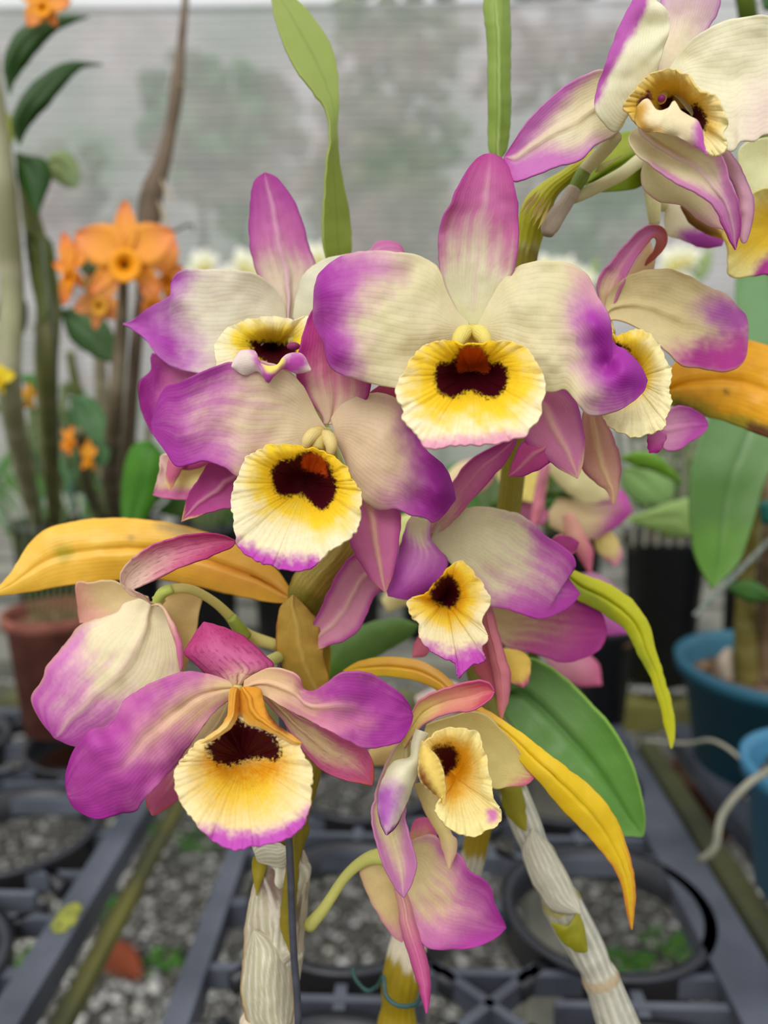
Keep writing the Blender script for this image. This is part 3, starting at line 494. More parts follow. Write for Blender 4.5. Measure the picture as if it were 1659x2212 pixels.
blade(f4, 'sepal', (566, 1492), (805, 1697), [(601, 1546), (643, 1603), (679, 1651), (721, 1677), (765, 1690)], [(640, 1545), (700, 1575), (745, 1598), (789, 1616), (808, 1661)], d+9, (2, 1, 3), cup=-2, rib=-1, col=(230, 202, 156), lay=[('edge', .45, (216, 130, 164), .8), ('u', .6, .9, (206, 96, 140), .4), ('net', (160, 40, 110), .4), ('u', .95, 1.0, (210, 90, 80), .1)])
bl = [(512, 1545), (500, 1560), (475, 1584), (455, 1600), (445, 1620), (460, 1640), (485, 1656), (515, 1648), (540, 1640), (570, 1638), (598, 1640), (609, 1628), (606, 1606), (590, 1586), (560, 1570), (530, 1562)]
lip(f4, (525, 1640), [(514, 1548), (498, 1556), (480, 1572), (464, 1584), (440, 1598), (418, 1612), (400, 1634), (380, 1662), (376, 1690), (383, 1718), (407, 1757), (438, 1798), (480, 1825), (511, 1837), (564, 1826), (616, 1813), (653, 1787), (671, 1745), (675, 1690), (669, 1651), (653, 1624), (643, 1600), (615, 1586), (590, 1570), (560, 1566), (535, 1556)],
    d, (4, 1, -4, -8, -11, -12), frill=.8, ff=30, tilt=(0, -5), col=(238, 222, 172), lay=[('poly', [(440, 1620), (525, 1640), (612, 1620), (620, 1690), (600, 1740), (525, 1760), (450, 1740), (425, 1680)], (244, 206, 60), 46, 14, 12), ('poly', [(450, 1640), (525, 1650), (605, 1640), (605, 1672), (525, 1690), (455, 1670)], (228, 150, 16), 24, 12, 8, .9), ('poly', [(440, 1790), (520, 1800), (600, 1790), (670, 1750), (680, 1800), (520, 1860), (430, 1810)], (194, 84, 182), 17, 9, 16), ('poly', bl, BLOT, 5, 9, 5)],
    bumps=[(515, 1580, 36, 6)], nr=90, nt=300, fpx=4)
blade(f4, 'lip_flap', (512, 1486), (430, 1608), [(499, 1490), (494, 1520), (492, 1545), (478, 1570), (450, 1592)], [(519, 1498), (516, 1530), (511, 1552), (494, 1574), (466, 1594)], d-7, (8, 1, -3, -2), cup=2, rib=-3, ruf=.3, rf=14, col=(222, 160, 60), lay=[('poly', [(500, 1555), (520, 1540), (505, 1570), (470, 1598), (430, 1612), (440, 1595)], (238, 204, 124), 8, 3), ('edge', .25, (236, 200, 110), .7)], mat=M_LIP, label='left fold of the lip wrapped round the throat')
blade(f4, 'lip_flap', (524, 1484), (652, 1606), [(518, 1500), (515, 1530), (520, 1552), (540, 1566), (562, 1570), (585, 1580), (606, 1590), (628, 1604)], [(560, 1488), (567, 1510), (576, 1535), (590, 1556), (612, 1576), (636, 1592)], d-8, (9, 1, -3, -3), cup=3, rib=-3, ruf=.4, rf=14, col=(220, 154, 50), lay=[('poly', [(515, 1535), (545, 1560), (600, 1582), (640, 1606), (600, 1600), (530, 1575)], (238, 198, 112), 9, 3), ('poly', [(570, 1515), (584, 1530), (600, 1562), (622, 1582), (602, 1578), (580, 1550)], (118, 44, 22), 6, 3), ('base', .0, .25, (236, 170, 50))], mat=M_LIP, label='right fold of the lip, orange and brown outside')

# --- 5 flower seen from behind at far left
d = 240
f5 = flower(caneA, [[(338, 1300, d, 14), (350, 1290, d, 12)]], [(340, 1302, d-2, 11), (352, 1282, d-4, 11), (382, 1271, d-4, 11), (420, 1276, d, 10), (462, 1300, d+6, 10), (495, 1330, d+12, 11), (530, 1370, d+20, 14), (600, 1395, 262, 12)], 'flower at far left turned away, showing its back', pc=(220, 208, 126))
tubes(f5, 'ovary', [([(338, 1302, d-4, 10), (350, 1281, d-6, 12), (372, 1271, d-6, 11)], (178, 190, 88)), ([(500, 1334, d+10, 11), (514, 1352, d+12, 13), (530, 1375, d+15, 14)], (140, 154, 56))])
blade(f5, 'petal', (326, 1300), (118, 1594), [(268, 1302), (250, 1322), (200, 1340), (165, 1357), (150, 1378), (129, 1405), (100, 1440), (92, 1468), (68, 1506), (82, 1545)], [(352, 1318), (376, 1380), (392, 1440), (385, 1500), (300, 1570), (210, 1608), (160, 1611)], d, (4, -4, -6, -2), cup=4, ruf=1.3, rf=5, rib=-2, und=1.0, col=(238, 226, 186), lay=[('u', .48, .75, (222, 150, 196), .3, .1), ('u', .62, 1.0, (194, 80, 176), .25, .1), ('rib', .03, (240, 214, 190), .5, .95), ('edge', .08, (206, 150, 120), .7), ('mott', (246, 238, 210), .3, 40)], nu=80, nv=56, label='broad cream petal shading to magenta, seen from behind')
blade(f5, 'sepal', (336, 1304), (390, 1450), [(362, 1340), (380, 1385), (385, 1425)], [(350, 1308), (372, 1340), (391, 1385), (396, 1430)], d-8, (2, 0, 2), cup=1, col=(236, 200, 170), lay=[('u', .3, .6, (224, 130, 170), .2)], nu=40, nv=14, label='sepal seen edge-on')
blade(f5, 'sepal', (325, 1302), (509, 1168), [(285, 1285), (262, 1262), (260, 1238), (281, 1212), (323, 1180), (375, 1161), (438, 1152), (480, 1156)], [(312, 1288), (290, 1276), (300, 1268), (344, 1248), (391, 1226), (459, 1200), (500, 1182)], d-10, (8, 2, -2, 2), cup=-3, col=(234, 204, 184), lay=[('u', .36, .62, (214, 120, 150), .2), ('u', .62, 1.0, (190, 62, 120), .3), ('net', (150, 34, 96), .55)], nu=70, nv=30, label='bent top sepal in front of the yellow leaf')
blade(f5, 'petal', (325, 1305), (172, 1346), [(290, 1278), (245, 1255), (190, 1258), (163, 1265)], [(300, 1320), (250, 1335), (200, 1345)], d+12, (0, 4), cup=-2, col=(228, 204, 150), lay=[('u', .8, .95, (196, 70, 120), .1), ('u', .5, .8, (226, 170, 150), .1)])
blade(f5, 'sepal', (345, 1290), (400, 1450), [(352, 1330), (372, 1390), (385, 1430)], [(380, 1275), (433, 1276), (430, 1330), (415, 1394)], d+10, (0, 0, 2), cup=-3, col=(222, 196, 132), lay=[('mott', (206, 176, 110), .4, 20)])

# --- 6 flower behind the middle left flower
d = 262
f6 = flower(caneA, [[(460, 890, d+4, 12), (470, 910, d+2, 12)]], [(460, 890, d+4, 12), (560, 960, d+14, 12), (760, 1080, 274, 12)], 'half-hidden flower behind the middle left flower')
blade(f6, 'petal', (470, 880), (322, 925), [(440, 800), (400, 800), (365, 785), (330, 764), (326, 800), (302, 820), (299, 850), (306, 890)], [(470, 930), (400, 960), (340, 945)], d, (0, -2, 2), cup=-2, ruf=1.5, rf=7, col=(232, 206, 180), lay=[('u', .25, .5, (210, 110, 170), .3), ('poly', [(320, 750), (352, 790), (345, 840), (352, 900), (330, 950), (290, 880), (290, 800)], (160, 34, 140), 22, 10)])
blade(f6, 'petal', (450, 1010), (330, 1070), [(400, 990), (352, 980), (344, 1020)], [(460, 1070), (430, 1080), (380, 1078), (350, 1076)], d-2, (0, 0), cup=-2, ruf=1, col=(240, 226, 150), lay=[('poly', [(320, 1050), (370, 1052), (450, 1062), (450, 1090), (330, 1090)], (206, 110, 160), 12), ('poly', [(335, 970), (365, 970), (360, 1040), (335, 1050)], (236, 200, 190), 10)])
blade(f6, 'sepal', (395, 990), (366, 1058), [(366, 990), (360, 1020)], [(388, 1020), (376, 1045)], d-8, (0, 0), cup=1, col=(206, 106, 140), lay=[('u', .7, 1, (236, 200, 110))], nu=24, nv=12)
blade(f6, 'sepal', (460, 985), (360, 1010), [(400, 985)], [(420, 1012)], d-6, (0, 0), cup=1, col=(196, 80, 140), nu=24, nv=12)

# --- 7 right lower flower
d = 252
f7 = flower(caneB, [[(912, 1190, d+2, 12), (918, 1215, d, 14)]], [(920, 1190, d+6, 13), (945, 1220, d+30, 13), (975, 1290, 289, 12)], 'flower right of centre, turned right, with a narrow frilled lip')
blade(f7, 'sepal', (925, 1160), (1118, 945), [(934, 1120), (965, 1062), (1010, 1000), (1060, 968), (1100, 948)], [(950, 1150), (990, 1115), (1040, 1058), (1085, 1008), (1110, 968)], d, (6, 0, -2, 2), cup=-2, rib=-1, col=(228, 190, 170), lay=[('u', .2, .5, (204, 110, 156), .2), ('u', .6, 1, (176, 56, 132), .3), ('rib', .06, (212, 140, 160), .5)])
blade(f7, 'petal', (932, 1160), (1253, 1282), [(944, 1127), (977, 1103), (1034, 1094), (1090, 1101), (1142, 1122), (1179, 1155), (1226, 1188), (1243, 1212), (1238, 1228), (1196, 1218), (1222, 1242)], [(1236, 1306), (1198, 1329), (1156, 1336), (1090, 1315), (1045, 1308), (1005, 1250), (960, 1205)], d, (5, 0, -4, -3, 4), cup=-2, ruf=1, rf=5, und=1.0, col=(220, 212, 172), lay=[('u', .4, .7, (204, 134, 176), .22, .1), ('u', .55, .92, (178, 62, 160), .3, .08), ('u', .92, 1.1, (150, 26, 140), .1), ('mott', (228, 220, 186), .3, 50)], nu=90, nv=50)
blade(f7, 'petal', (905, 1120), (838, 1288), [(880, 1130), (868, 1165), (856, 1212), (836, 1262)], [(930, 1128), (930, 1160), (944, 1186), (964, 1206), (963, 1230), (944, 1259), (911, 1287), (874, 1295)], d-8, (6, 0, -2), cup=3, ruf=1.4, rf=5, col=(226, 212, 172), lay=[('u', .2, .45, (206, 130, 186), .3), ('u', .36, .8, (180, 74, 170), .4), ('edge', .12, (160, 44, 156), .5)], nu=60, nv=44)
blade(f7, 'sepal', (862, 1222), (650, 1402), [(800, 1195), (761, 1200), (723, 1249), (691, 1320), (658, 1376)], [(850, 1270), (813, 1284), (794, 1324), (770, 1367), (705, 1398)], d-2, (4, 0, 2), cup=-3, rib=-2, col=(222, 150, 176), lay=[('rib', .06, (238, 196, 186), .8), ('base', .1, .3, (232, 206, 176)), ('edge', .35, (182, 64, 152), .9), ('u', .95, 1.0, (236, 206, 130), .1)])
blade(f7, 'sepal', (1050, 1310), (1083, 1556), [(1042, 1357), (1056, 1405), (1067, 1470), (1076, 1527)], [(1066, 1330), (1085, 1400), (1102, 1451), (1101, 1498), (1090, 1535)], d-4, (4, 0, -1), cup=3, rib=-1, col=(216, 130, 140), lay=[('edge', .3, (186, 66, 128), .8), ('u', .94, 1, (226, 150, 120))])
blade(f7, 'sepal', (1045, 1390), (1075, 1500), [(1030, 1415), (1022, 1442), (1045, 1470)], [(1062, 1410), (1070, 1450)], d+4, (0, 0), cup=1, col=(206, 106, 120), lay=[('u', .2, .9, (214, 120, 130))], nu=30, nv=16)
blade(f7, 'sepal', (925, 1350), (892, 1420), [(906, 1370), (893, 1395)], [(930, 1390), (920, 1415)], d+6, (0, 0), cup=1, col=(206, 110, 130), nu=24, nv=14)
bl = [(926, 1288), (944, 1256), (966, 1242), (985, 1252), (994, 1268), (993, 1292), (974, 1316), (950, 1309), (932, 1298)]
lip(f7, (962, 1295), [(940, 1262), (968, 1226), (996, 1212), (1024, 1235), (1048, 1273), (1061, 1290), (1050, 1320), (1043, 1348), (1055, 1381), (1040, 1402), (1049, 1426), (1020, 1437), (991, 1463), (984, 1434), (949, 1418), (921, 1400), (907, 1376), (905, 1348), (882, 1322), (879, 1298), (912, 1284)],
    d-10, (5, 2, -3, -6, -8, -9), frill=.8, ff=24, tilt=(-2, -5), col=(238, 226, 180), lay=[('halo', bl, (242, 208, 60), 70), ('halo', bl, (234, 170, 20), 26, .9), ('poly', [(905, 1390), (980, 1408), (1055, 1400), (1050, 1480), (940, 1470)], (190, 76, 176), 20, 10), ('poly', bl, BLOT, 5, 5, 5)], bumps=[(950, 1275, 24, 4)], nr=70, nt=240, fpx=3)

# --- 8 bottom flower turned to the right
d = 232
f8 = flower(caneB, [[(900, 1590, d+2, 12), (915, 1600, d+4, 12)]], [(880, 1600, d+8, 14), (960, 1640, d+34, 13), (1080, 1640, 284, 12)], 'cream flower low in the centre with an orange throat')
blade(f8, 'sepal', (868, 1608), (1068, 1493), [(880, 1560), (899, 1524), (930, 1498), (972, 1483), (1024, 1470), (1055, 1474)], [(900, 1580), (930, 1555), (972, 1541), (1024, 1532), (1058, 1512)], d-6, (4, 0, -3), cup=-3, rib=1, col=(232, 210, 130), lay=[('u', .35, .7, (224, 150, 130), .3), ('u', .75, 1.0, (206, 80, 110), .2), ('edge', .15, (206, 100, 150), .6)])
blade(f8, 'petal', (915, 1580), (1160, 1672), [(940, 1558), (985, 1545), (1034, 1537), (1086, 1576), (1127, 1628)], [(1138, 1695), (1096, 1700), (1062, 1702), (1030, 1660), (960, 1610)], d+8, (2, 0, 4), cup=-2, col=(224, 206, 132), lay=[('u', .82, 1.02, (206, 90, 130), .15)])
blade(f8, 'sepal', (880, 1598), (873, 1940), [(847, 1623), (822, 1680), (803, 1752), (811, 1815), (832, 1877), (853, 1918)], [(915, 1650), (885, 1710), (876, 1758), (884, 1804), (899, 1856), (893, 1900)], d, (3, 0, -4, -2), cup=-3, rib=-2, col=(232, 222, 164), lay=[('edge', .22, (214, 150, 176), .7), ('u', .6, .95, (214, 140, 190), .45), ('rib', .05, (240, 222, 180), .5)], nu=70)
blade(f8, 'petal', (912, 1578), (834, 1804), [(890, 1605), (886, 1636), (850, 1648), (829, 1682), (815, 1728), (821, 1772)], [(914, 1605), (912, 1644), (894, 1690), (873, 1747), (855, 1785)], d-10, (4, -3, -4), cup=4, ruf=.6, col=(238, 234, 200), lay=[('poly', [(805, 1715), (850, 1690), (862, 1720), (845, 1780), (835, 1815), (815, 1780)], (196, 110, 200), 22, 8), ('u', .95, 1, (130, 40, 110)), ('mott', (246, 244, 222), .3, 24)], nu=60, label='folded cream petal with a lilac tip')
blade(f8, 'sepal', (905, 1690), (970, 1878), [(912, 1740), (930, 1775), (951, 1815), (961, 1851)], [(945, 1720), (972, 1794), (987, 1815), (982, 1846)], d+6, (0, 0, 0), cup=2, col=(230, 210, 140), lay=[('u', .6, 1.0, (226, 190, 160), .2), ('edge', .2, (222, 160, 150), .6)])
bl = [(935, 1615), (958, 1606), (980, 1612), (991, 1630), (988, 1650), (974, 1664), (958, 1676), (950, 1650), (942, 1632)]
lip(f8, (985, 1680), [(912, 1612), (928, 1592), (950, 1576), (993, 1572), (1030, 1582), (1048, 1628), (1062, 1688), (1068, 1730), (1083, 1752), (1075, 1784), (1044, 1797), (1018, 1807), (982, 1797), (956, 1778), (941, 1752), (946, 1735), (956, 1716), (948, 1690), (935, 1650), (922, 1630)],
    d-6, (4, 2, -1, -4, -7, -8), frill=.9, ff=24, tilt=(2, -4), col=(238, 224, 156), lay=[('poly', [(930, 1600), (960, 1590), (1010, 1600), (1030, 1650), (1010, 1710), (975, 1740), (955, 1700), (940, 1640)], (242, 196, 52), 30, 8), ('poly', [(935, 1605), (990, 1605), (1010, 1640), (995, 1690), (970, 1720), (955, 1690), (950, 1640)], (230, 160, 14), 18, 8), ('poly', [(1054, 1752), (1072, 1750), (1074, 1772), (1056, 1776)], (206, 120, 176), 8, 3), ('poly', bl, BLOT, 6, 5, 5)], bumps=[(965, 1650, 40, 6)], nr=70, nt=240, fpx=3)
blade(f8, 'lip_flap', (912, 1600), (958, 1738), [(924, 1612), (948, 1640), (958, 1668), (962, 1705)], [(904, 1640), (906, 1682), (926, 1706), (946, 1722)], d-15, (4, -1, 0), cup=3, ruf=.8, rf=22, col=(236, 208, 110), lay=[('poly', [(900, 1660), (915, 1660), (935, 1695), (945, 1720), (915, 1705), (900, 1690)], (146, 84, 34), 10, 4), ('edge', .25, (240, 222, 160), .8)], mat=M_LIP, label='frilled left side of the lip, brown outside')

# --- 9 lowest flower, seen from behind
d = 246
f9 = flower(caneA, [[(822, 1852, d, 14), (850, 1868, d, 15)]], [(668, 2000, 256, 15), (700, 1962, 252, 12), (745, 1895, 250, 11), (785, 1860, 248, 13), (822, 1850, 246, 17), (850, 1862, 246, 14)], 'lowest flower hanging on a pale curved pedicel, seen from behind', pc=(212, 210, 120))
blade(f9, 'petal', (845, 1860), (1094, 2003), [(870, 1830), (900, 1810), (935, 1805), (965, 1830), (998, 1851), (1013, 1882), (1055, 1908), (1068, 1950), (1086, 1985)], [(1070, 2027), (1024, 2047), (972, 2051), (920, 2044), (885, 1990), (862, 1920)], d, (0, -1, 0, 6), cup=-4, ruf=1, rf=6, und=1, col=(232, 214, 160), lay=[('u', .35, .62, (216, 140, 180), .34, .08), ('u', .52, .95, (184, 66, 162), .3, .08), ('u', .92, 1.1, (164, 26, 150), .1)], nu=70, nv=50)
blade(f9, 'petal', (838, 1856), (868, 2035), [(795, 1870), (778, 1882), (790, 1925), (820, 1980), (846, 2018)], [(870, 1900), (880, 1960), (880, 2010)], d+2, (0, 1, 2), cup=2, col=(230, 206, 146), lay=[('edge', .3, (220, 150, 160), .4), ('u', .6, 1, (222, 150, 170), .2)])
blade(f9, 'sepal', (862, 1915), (921, 2190), [(862, 1960), (868, 2012), (892, 2089), (910, 2150)], [(885, 1950), (900, 2000), (922, 2069), (930, 2126), (927, 2168)], d-10, (6, 2, 0), cup=3, rib=-1, col=(230, 170, 164), lay=[('u', .2, .55, (216, 112, 160), .2), ('u', .6, 1.0, (200, 70, 146), .3)])
blade(f9, 'sepal', (890, 1845), (915, 1765), [(885, 1800), (895, 1772)], [(930, 1850), (945, 1800), (935, 1775)], d+4, (0, 0), cup=1, col=(232, 190, 150), lay=[('u', .45, .8, (222, 110, 160))], nu=30, nv=20)

# --- 10 flower behind on the right
d = 278
f10 = flower(caneB, [[(1050, 1360, d+2, 12), (1066, 1370, d, 12)]], [(1060, 1362, d+4, 12), (1030, 1380, d+8, 12), (1008, 1395, 286, 12)], 'flower behind on the right, mostly hidden, one dusky magenta petal showing')
blade(f10, 'petal', (1050, 1330), (1311, 1362), [(1110, 1300), (1180, 1290), (1250, 1294), (1297, 1322)], [(1303, 1395), (1273, 1418), (1212, 1431), (1165, 1414), (1095, 1398)], d, (2, 0, 2), cup=-3, ruf=1, rf=7, col=(214, 190, 140), lay=[('u', .25, .6, (190, 90, 140), .3, .1), ('u', .5, .95, (158, 44, 124), .3, .1), ('rib', .1, (196, 140, 130), .3, .6)], nu=70, nv=44)
blade(f10, 'lip', (1080, 1400), (1130, 1485), [(1080, 1440), (1100, 1470)], [(1120, 1405), (1144, 1425), (1146, 1450), (1140, 1475)], d-4, (0, -2), cup=2, ruf=1, col=(238, 206, 100), lay=[('u', .75, .95, (190, 70, 130), .1)], mat=M_LIP, nu=30, nv=24)
blade(f10, 'petal', (1150, 1230), (1252, 1172), [(1170, 1185), (1200, 1158), (1230, 1157)], [(1200, 1215), (1240, 1195)], d+4, (0, 0), cup=1, ruf=.8, col=(186, 66, 140), lay=[('edge', .15, (206, 150, 130))], nu=30, nv=20)
blade(f10, 'sepal', (1100, 1440), (1060, 1500), [(1075, 1450)], [(1095, 1480)], d+6, (0, 0), col=(222, 150, 170), nu=20, nv=12)

# --- 11 upper right flower
d = 220
f11 = flower(caneC, [[(1432, 175, d+2, 14), (1430, 200, d-2, 14), (1428, 215, d-4, 11)]], [(1330, 296, d+8, 14), (1312, 316, d+14, 16), (1285, 345, d+22, 15), (1262, 368, 246, 15)], 'large pale flower cut by the top right corner', pc=(222, 216, 170), cap=(1429, 213, d-8, 8, 8))
blade(f11, 'sepal', (1345, 228), (1088, 340), [(1320, 160), (1291, 152), (1240, 173), (1186, 213), (1139, 263), (1107, 310)], [(1108, 391), (1150, 380), (1204, 361), (1255, 345), (1284, 315), (1320, 297), (1349, 268)], d+8, (2, 0, 4), cup=-3, rib=-2, und=1, col=(236, 226, 190), lay=[('u', .5, .9, (206, 120, 190), .62, .08), ('rib', .07, (236, 220, 186), .8, 1.0), ('u', .85, 1.0, (196, 84, 170), .1), ('base', .05, .4, (238, 230, 196))], nu=70, nv=44)
blade(f11, 'petal', (1392, 195), (1392, -40), [(1360, 235), (1330, 285), (1300, 262), (1284, 224), (1296, 172), (1325, 95), (1343, 45), (1365, 5)], [(1418, 155), (1436, 95), (1447, 56), (1438, 20), (1415, 0)], d, (2, -4, -6, -2), cup=3, ruf=.8, col=(240, 236, 204), lay=[('poly', [(1370, -50), (1400, -10), (1375, 60), (1345, 110), (1310, 180), (1290, 225), (1280, 215), (1300, 130), (1340, 30)], (190, 90, 176), 8, 4), ('mott', (244, 242, 220), .3, 30)], nu=70, nv=44, bumps=[(1400, 60, 34, 4)])
blade(f11, 'sepal', (1432, 165), (1490, -90), [(1420, 100), (1422, 30), (1440, -40)], [(1475, 135), (1530, 62), (1556, 0), (1540, -60)], d+4, (4, 4, 2), cup=2, col=(238, 226, 196), lay=[('u', .3, .7, (226, 190, 206), .2), ('edge', .2, (200, 110, 190), .7)])
blade(f11, 'petal', (1438, 178), (1800, 170), [(1453, 137), (1490, 90), (1529, 61), (1565, 46), (1601, 37), (1659, 33), (1730, 60), (1790, 110)], [(1780, 240), (1720, 285), (1656, 290), (1630, 307), (1600, 305), (1575, 328), (1520, 280), (1470, 220)], d, (2, -2, -4, 0), cup=-3, ruf=1, rf=6, und=1, col=(240, 235, 204), lay=[('poly', [(1620, 200), (1660, 180), (1700, 240), (1660, 300), (1600, 300)], (226, 190, 200), 40, 10, 30, .5), ('mott', (246, 242, 220), .3, 50)], nu=80, nv=56)
blade(f11, 'sepal', (1380, 270), (1589, 541), [(1358, 300), (1370, 328), (1407, 357), (1450, 390), (1511, 422), (1544, 451), (1565, 498)], [(1440, 280), (1493, 305), (1558, 336), (1575, 385), (1594, 433), (1601, 487)], d-4, (4, -2, -5, 0), cup=-3, rib=-2, col=(234, 224, 184), lay=[('u', .5, .8, (210, 136, 186), .45, .08), ('rib', .06, (230, 190, 200), .6, 1.0), ('u', .88, 1.02, (190, 76, 160), .2)], nu=70, nv=44)
blade(f11, 'sepal', (1560, 325), (1606, 526), [(1570, 370), (1592, 420), (1600, 480), (1600, 515)], [(1598, 362), (1622, 412), (1626, 462), (1615, 515)], d+4, (2, 0, 2), cup=2, col=(222, 170, 190), lay=[('edge', .4, (186, 80, 170), .8)])
blade(f11, 'sepal', (1400, 335), (1562, 496), [(1386, 400), (1420, 432), (1475, 446), (1520, 482)], [(1440, 370), (1511, 418), (1548, 450)], d+4, (2, 0, 2), cup=2, col=(230, 220, 170), lay=[('edge', .18, (216, 140, 170), .7), ('u', .6, 1.0, (222, 176, 180), .3)], label='pale chin of the flower')
bl = [(1472, 240), (1490, 236), (1505, 224), (1520, 238), (1527, 262), (1522, 285), (1510, 275), (1495, 262)]
bl2 = [(1424, 240), (1428, 214), (1445, 208), (1453, 208), (1446, 232), (1436, 250)]
bl3 = [(1374, 262), (1376, 225), (1388, 202), (1404, 196), (1404, 222), (1392, 240), (1384, 268)]
lip(f11, (1470, 235), [(1345, 232), (1358, 208), (1372, 190), (1396, 166), (1432, 148), (1457, 150), (1484, 164), (1511, 193), (1545, 207), (1558, 226), (1570, 258), (1562, 288), (1571, 312), (1565, 330), (1544, 337), (1520, 325), (1500, 300), (1450, 280), (1400, 278), (1372, 266), (1358, 250)],
    d-4, (6, 4, -1, -5, -8, -9), frill=.9, ff=22, tilt=(-4, 0), col=(240, 228, 170), lay=[('poly', [(1400, 160), (1460, 156), (1520, 205), (1545, 240), (1540, 290), (1500, 260), (1460, 220), (1400, 260), (1370, 270), (1345, 240), (1370, 200)], (222, 182, 62), 24, 8), ('poly', bl, BLOT, 4, 6, 5), ('poly', bl2, (96, 20, 24), 4, 3, 5), ('poly', bl3, (110, 40, 60), 6, 5, 5)], bumps=[(1460, 230, 40, 6)], nr=70, nt=240, fpx=3)
blade(f11, 'lip_flap', (1376, 232), (1528, 336), [(1398, 215), (1418, 238), (1443, 236), (1457, 218), (1474, 243), (1511, 267), (1519, 310)], [(1376, 268), (1403, 285), (1450, 292), (1486, 307), (1512, 322)], d-16, (5, -1, 0), cup=2, ruf=.7, rf=8, col=(238, 224, 184), lay=[('poly', [(1370, 230), (1395, 225), (1398, 262), (1440, 285), (1400, 290), (1370, 270)], (206, 160, 64), 12, 5), ('poly', [(1505, 262), (1530, 290), (1530, 345), (1500, 320)], (200, 100, 186), 12, 5)], mat=M_LIP, label='pale frilled front flap of the lip, lilac at the tip')

# --- 12 flower at the right edge
d = 262
f12 = flower(caneC, [], [(1640, 335, d+4, 13), (1540, 395, d+16, 13), (1450, 440, d+12, 14), (1412, 425, d+2, 17), (1402, 340, d, 15), (1340, 378, 250, 14), (1262, 418, 250, 13), (1240, 428, 248, 12)], 'cream and yellow flower at the right edge below the large pale one', pc=(224, 218, 172))
tubes(f12, 'ovary', [([(1402, 355, d-2, 16), (1408, 400, d-2, 17), (1412, 450, d-1, 15), (1414, 485, d+1, 11)], (222, 218, 160))])
blade(f12, 'petal', (1620, 415), (1800, 330), [(1598, 370), (1600, 320), (1640, 300), (1720, 290)], [(1650, 410), (1720, 400), (1780, 370)], d, (0, 0), cup=-2, col=(228, 226, 178))
lip(f12, (1690, 480), [(1628, 418), (1660, 405), (1740, 400), (1800, 470), (1780, 560), (1700, 600), (1638, 594), (1583, 600), (1569, 580), (1575, 545), (1562, 500), (1590, 450)], d, (6, 2, -4, -8), frill=.8, ff=14, col=(238, 226, 150), lay=[('poly', [(1570, 480), (1659, 440), (1720, 460), (1700, 540), (1620, 560), (1580, 540)], (240, 208, 70), 30, 10), ('poly', [(1632, 578), (1680, 545), (1720, 600), (1640, 612)], (180, 60, 150), 12)], nr=40, nt=160)
blade(f12, 'lip_flap', (1470, 444), (1575, 520), [(1500, 452), (1536, 480)], [(1490, 480), (1520, 502), (1545, 512)], d-4, (0, 0), cup=2, col=(138, 98, 50), lay=[('u', .7, .95, (226, 186, 60))], mat=M_LIP, nu=30, nv=20, label='brown underside of the lip')
blade(f12, 'petal', (1450, 430), (1560, 530), [(1436, 470), (1440, 508), (1475, 520), (1520, 536)], [(1500, 450), (1560, 500)], d+6, (0, 0), cup=2, col=(234, 226, 196), lay=[('poly', [(1470, 500), (1560, 505), (1570, 545), (1500, 545)], (186, 80, 190), 14, 5)])

# --- 13 flower right of the central one
d = 248
f13 = flower(caneC, [[(1310, 700, d+4, 13), (1316, 720, d, 14)]], [(1306, 690, d+6, 13), (1250, 760, d+20, 13), (1125, 860, 280, 13)], 'flower right of the central one, its top sepal curled over')
blade(f13, 'sepal', (1310, 668), (1393, 575), [(1292, 640), (1292, 604), (1325, 558), (1369, 510), (1400, 487), (1430, 490), (1441, 522), (1422, 552)], [(1335, 640), (1362, 575), (1392, 532), (1410, 512), (1419, 520), (1412, 542), (1398, 560)], d-2, (5, 0, 0, 6), cup=-2, col=(234, 214, 170), lay=[('u', .15, .34, (206, 120, 170), .3), ('u', .62, .75, (196, 110, 96), .1), ('rib', .08, (222, 170, 180), .5, .6)], nu=80, nv=24, label='top sepal rolled over at its tip')
blade(f13, 'sepal', (1345, 615), (1415, 555), [(1360, 585), (1385, 545), (1402, 520)], [(1370, 605), (1405, 590), (1413, 575)], d+6, (0, 0), cup=1, col=(226, 200, 150), lay=[('edge', .4, (206, 130, 170), .7)], nu=30, nv=16)
blade(f13, 'petal', (1306, 680), (1616, 710), [(1312, 640), (1335, 612), (1375, 588), (1417, 580), (1465, 587), (1520, 613), (1571, 639), (1593, 661), (1612, 682)], [(1614, 745), (1610, 775), (1590, 796), (1557, 805), (1513, 796), (1472, 788), (1435, 755), (1380, 712), (1335, 692)], d, (2, -3, -4, 3), cup=-3, ruf=1, rf=5, und=1.2, rib=-1, col=(224, 208, 154), lay=[('poly', [(1530, 640), (1630, 650), (1640, 730), (1560, 720), (1520, 690)], (196, 106, 186), 38, 14, 26), ('poly', [(1480, 745), (1560, 735), (1630, 720), (1630, 820), (1480, 815), (1450, 770)], (172, 48, 136), 34, 14, 26), ('edge', .05, (196, 150, 120), .6), ('mott', (232, 220, 176), .3, 50)], nu=90, nv=56, bumps=[(1560, 725, 40, 3)])
bl = [(1332, 742), (1350, 748), (1365, 764), (1376, 786), (1366, 812), (1340, 828), (1310, 800), (1310, 755)]
lip(f13, (1365, 820), [(1312, 708), (1330, 728), (1350, 718), (1375, 713), (1400, 718), (1418, 738), (1432, 765), (1446, 790), (1452, 815), (1446, 845), (1452, 873), (1440, 900), (1436, 925), (1402, 937), (1366, 944), (1340, 934), (1314, 920), (1300, 890), (1285, 840), (1285, 770)],
    d-8, (6, 2, -3, -6, -8, -8), frill=.8, ff=26, tilt=(-3, -4), col=(240, 230, 180), lay=[('halo', bl, (240, 210, 64), 66), ('halo', bl, (234, 190, 40), 24, .8), ('poly', bl, BLOT, 4, 6, 5)], bumps=[(1340, 790, 34, 5)], nr=70, nt=260, fpx=3)
